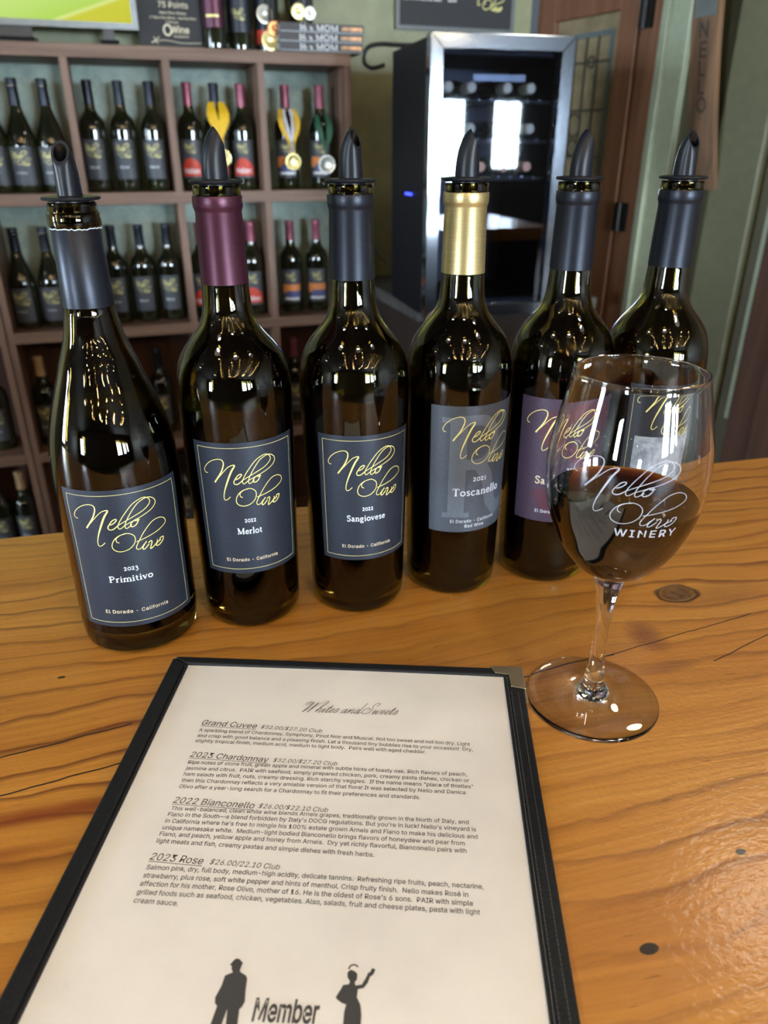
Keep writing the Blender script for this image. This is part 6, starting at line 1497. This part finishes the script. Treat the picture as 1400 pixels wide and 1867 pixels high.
MAN = [(91.7, 206.3), (92.6, 205.5), (94.0, 205.6), (95.3, 206.8), (96.0, 207.4), (95.6, 208.1), (95.5, 209.3), (95.3, 210.6), (95.9, 211.3), (98.4, 212.5), (99.2, 213.7), (99.7, 219.0), (100.4, 223.0), (99.6, 225.3), (98.8, 226.0), (99.4, 232.0), (99.8, 252), (96.6, 252), (96.0, 240), (93.9, 226.3), (92.6, 236), (91.0, 252), (87.0, 252), (88.0, 238), (89.5, 225.4), (88.3, 224.3), (87.8, 222.0), (89.2, 217.3), (89.6, 213.0), (91.5, 212.0), (92.6, 211.5), (91.7, 210.1), (91.4, 208.8), (90.5, 208.3), (91.0, 207.5)]
WOM = [(142.0, 207.4), (143.9, 207.9), (145.2, 209.1), (145.1, 211.5), (144.3, 212.5), (144.8, 213.9), (147.4, 213.3), (149.0, 210.1), (149.7, 208.1), (151.3, 207.8), (152.2, 208.2), (151.5, 209.2), (150.6, 209.8), (149.8, 212.5), (148.3, 214.7), (145.9, 215.3), (145.8, 218.6), (147.5, 221.4), (148.2, 225.3), (148.6, 240.0), (150.0, 252), (141.0, 252), (141.6, 240), (141.2, 224.6), (141.7, 221.7), (139.8, 221.2), (137.5, 219.7), (137.2, 218.9), (138.7, 216.1), (139.6, 214.0), (142.0, 213.5), (142.3, 212.3), (141.1, 210.6), (140.9, 208.7)]
def poly_fill(pts):
    bm = bmesh.new()
    vs = [bm.verts.new((x * mm, -y * mm, 0)) for x, y in pts]
    f = bm.faces.new(vs); f.normal_update()
    if f.normal.z < 0: f.normal_flip()
    bmesh.ops.triangulate(bm, faces=bm.faces[:])
    bm.verts.index_update()
    m_ = MB(); m_.v = [tuple(v.co) for v in bm.verts]; m_.f = [tuple(v.index for v in q.verts) for q in bm.faces]
    bm.free()
    return m_
on_page(poly_fill(MAN)).build('man_silhouette_print', M['ink'], pgo)
wo = poly_fill(WOM)
ribbon(wo, [(x * mm, -y * mm) for x, y in catmull([(141.3, 207.2), (141.9, 205.8), (143.6, 205.2), (145.2, 206.0)], 5)], 0.0007)
ribbon(wo, [(151.2 * mm, -208.2 * mm), (151.9 * mm, -206.4 * mm)], 0.0016); 
on_page(wo).build('woman_silhouette_print', M['ink'], pgo)
m_ = font_fit('Member', 104.6 * mm, 131.2 * mm, -230.2 * mm, -229.6 * mm, ys=1.75, bold=18, shear=0.04)
on_page(m_).build('member_print', M['ink'], pgo)

# ==================================================================== STRING LIGHTS AND ADDED, UNSEEN LAMPS (behind and above the viewer)
def downlight(x, y, r=0.11):  # ceiling lamps added to light the room and glint on the counter
    t = thing('added_ceiling_light', 'round warm downlight added out of view', 'ceiling light', (x, y, CEIL), 0.0, 'added ceiling downlights')
    MB().lathe([(r, -0.006), (r + 0.02, -0.006), (r + 0.022, 0.0), (r, 0.0)], 32).build('trim_ring', M['casing'], t, smooth=True)
    MB().lathe([(0.0, -0.004), (r, -0.004), (r, -0.002), (0.0, -0.002)], 32).build('diffuser', M['fill_light'], t)
for x, y, r_ in ((1.15, 1.45, 0.17), (-3.2, -1.0, 0.14), (2.4, -3.6, 0.16), (-2.2, -3.6, 0.16), (0.2, -4.2, 0.16)): downlight(x, y, r_)
def pendant(x, y, z, r=0.085):  # lamps added to light the bar; deep shades keep it off the shelves
    t = thing('added_pendant_lamp', 'dark metal pendant lamp added out of view over the bar', 'pendant lamp', (x, y, z), 0.0, 'added pendant lamps over the bar')
    MB().lathe([(0.112, 0.0), (0.110, 0.17), (0.085, 0.235), (0.03, 0.26), (0.0, 0.262), (0.0, 0.257), (0.028, 0.255), (0.081, 0.231), (0.105, 0.168), (0.108, 0.0), (0.112, 0.0)], 48).build('shade', M['black_metal'], t, smooth=True)
    MB().lathe([(0.0, 0.195), (r, 0.195), (r, 0.205), (0.0, 0.205)], 32).build('lamp_disc', M['added_pendant_light'], t)
    MB().tube([(0, 0, 0.26), (0, 0, CEIL - z)], 0.004, 8).build('cord', M['cord'], t)
M['added_pendant_light'] = emit('added_pendant_glow', (1.0, 0.90, 0.77), ADDED_PENDANT_STRENGTH)
for x, y, z in ((0.80, 0.18, 1.22), (0.22, -0.22, 1.25), (-0.55, -0.05, 1.25)): pendant(x, y, z)
sl = thing('string_lights', 'swags of small warm fairy bulbs under the ceiling', 'string lights', (0, 0, 0))
wire = MB(); bulbs = MB()
for (a, b, sag) in [((-0.55, -0.2, 1.62), (-0.9, -3.8, 1.60), 0.30), ((0.05, -0.1, 1.60), (0.2, -3.9, 1.60), 0.22), ((0.65, -0.2, 1.62), (1.0, -3.8, 1.60), 0.30), ((1.25, 0.0, 1.60), (2.1, -3.6, 1.60), 0.22), ((1.9, 0.3, 1.60), (3.2, -3.2, 1.60), 0.25)]:
    a, b = Vector(a), Vector(b); n = 13; pts = []
    for k in range(n + 1):
        s_ = k / n; p = a.lerp(b, s_); p.z -= sag * 4 * s_ * (1 - s_) + random.uniform(0, 0.04)
        p.x += random.uniform(-0.14, 0.14); p.z += random.uniform(-0.10, 0.02)
        pts.append(p)
    wire.tube(pts, 0.003, 5)
    for p in pts[1:-1]:
        m_ = MB().lathe([(0.0, -0.026), (0.014, -0.020), (0.023, -0.009), (0.025, 0.002), (0.020, 0.014), (0.010, 0.024), (0.006, 0.034), (0.0, 0.036)], 12)
        m_.xf(lambda q: q * 0.55 + p - Vector((0, 0, 0.021))); bulbs.add(m_.v, m_.f)
wire.build('wire', M['wire'], sl)
bulbs.build('bulbs', M['bulb_light'], sl)
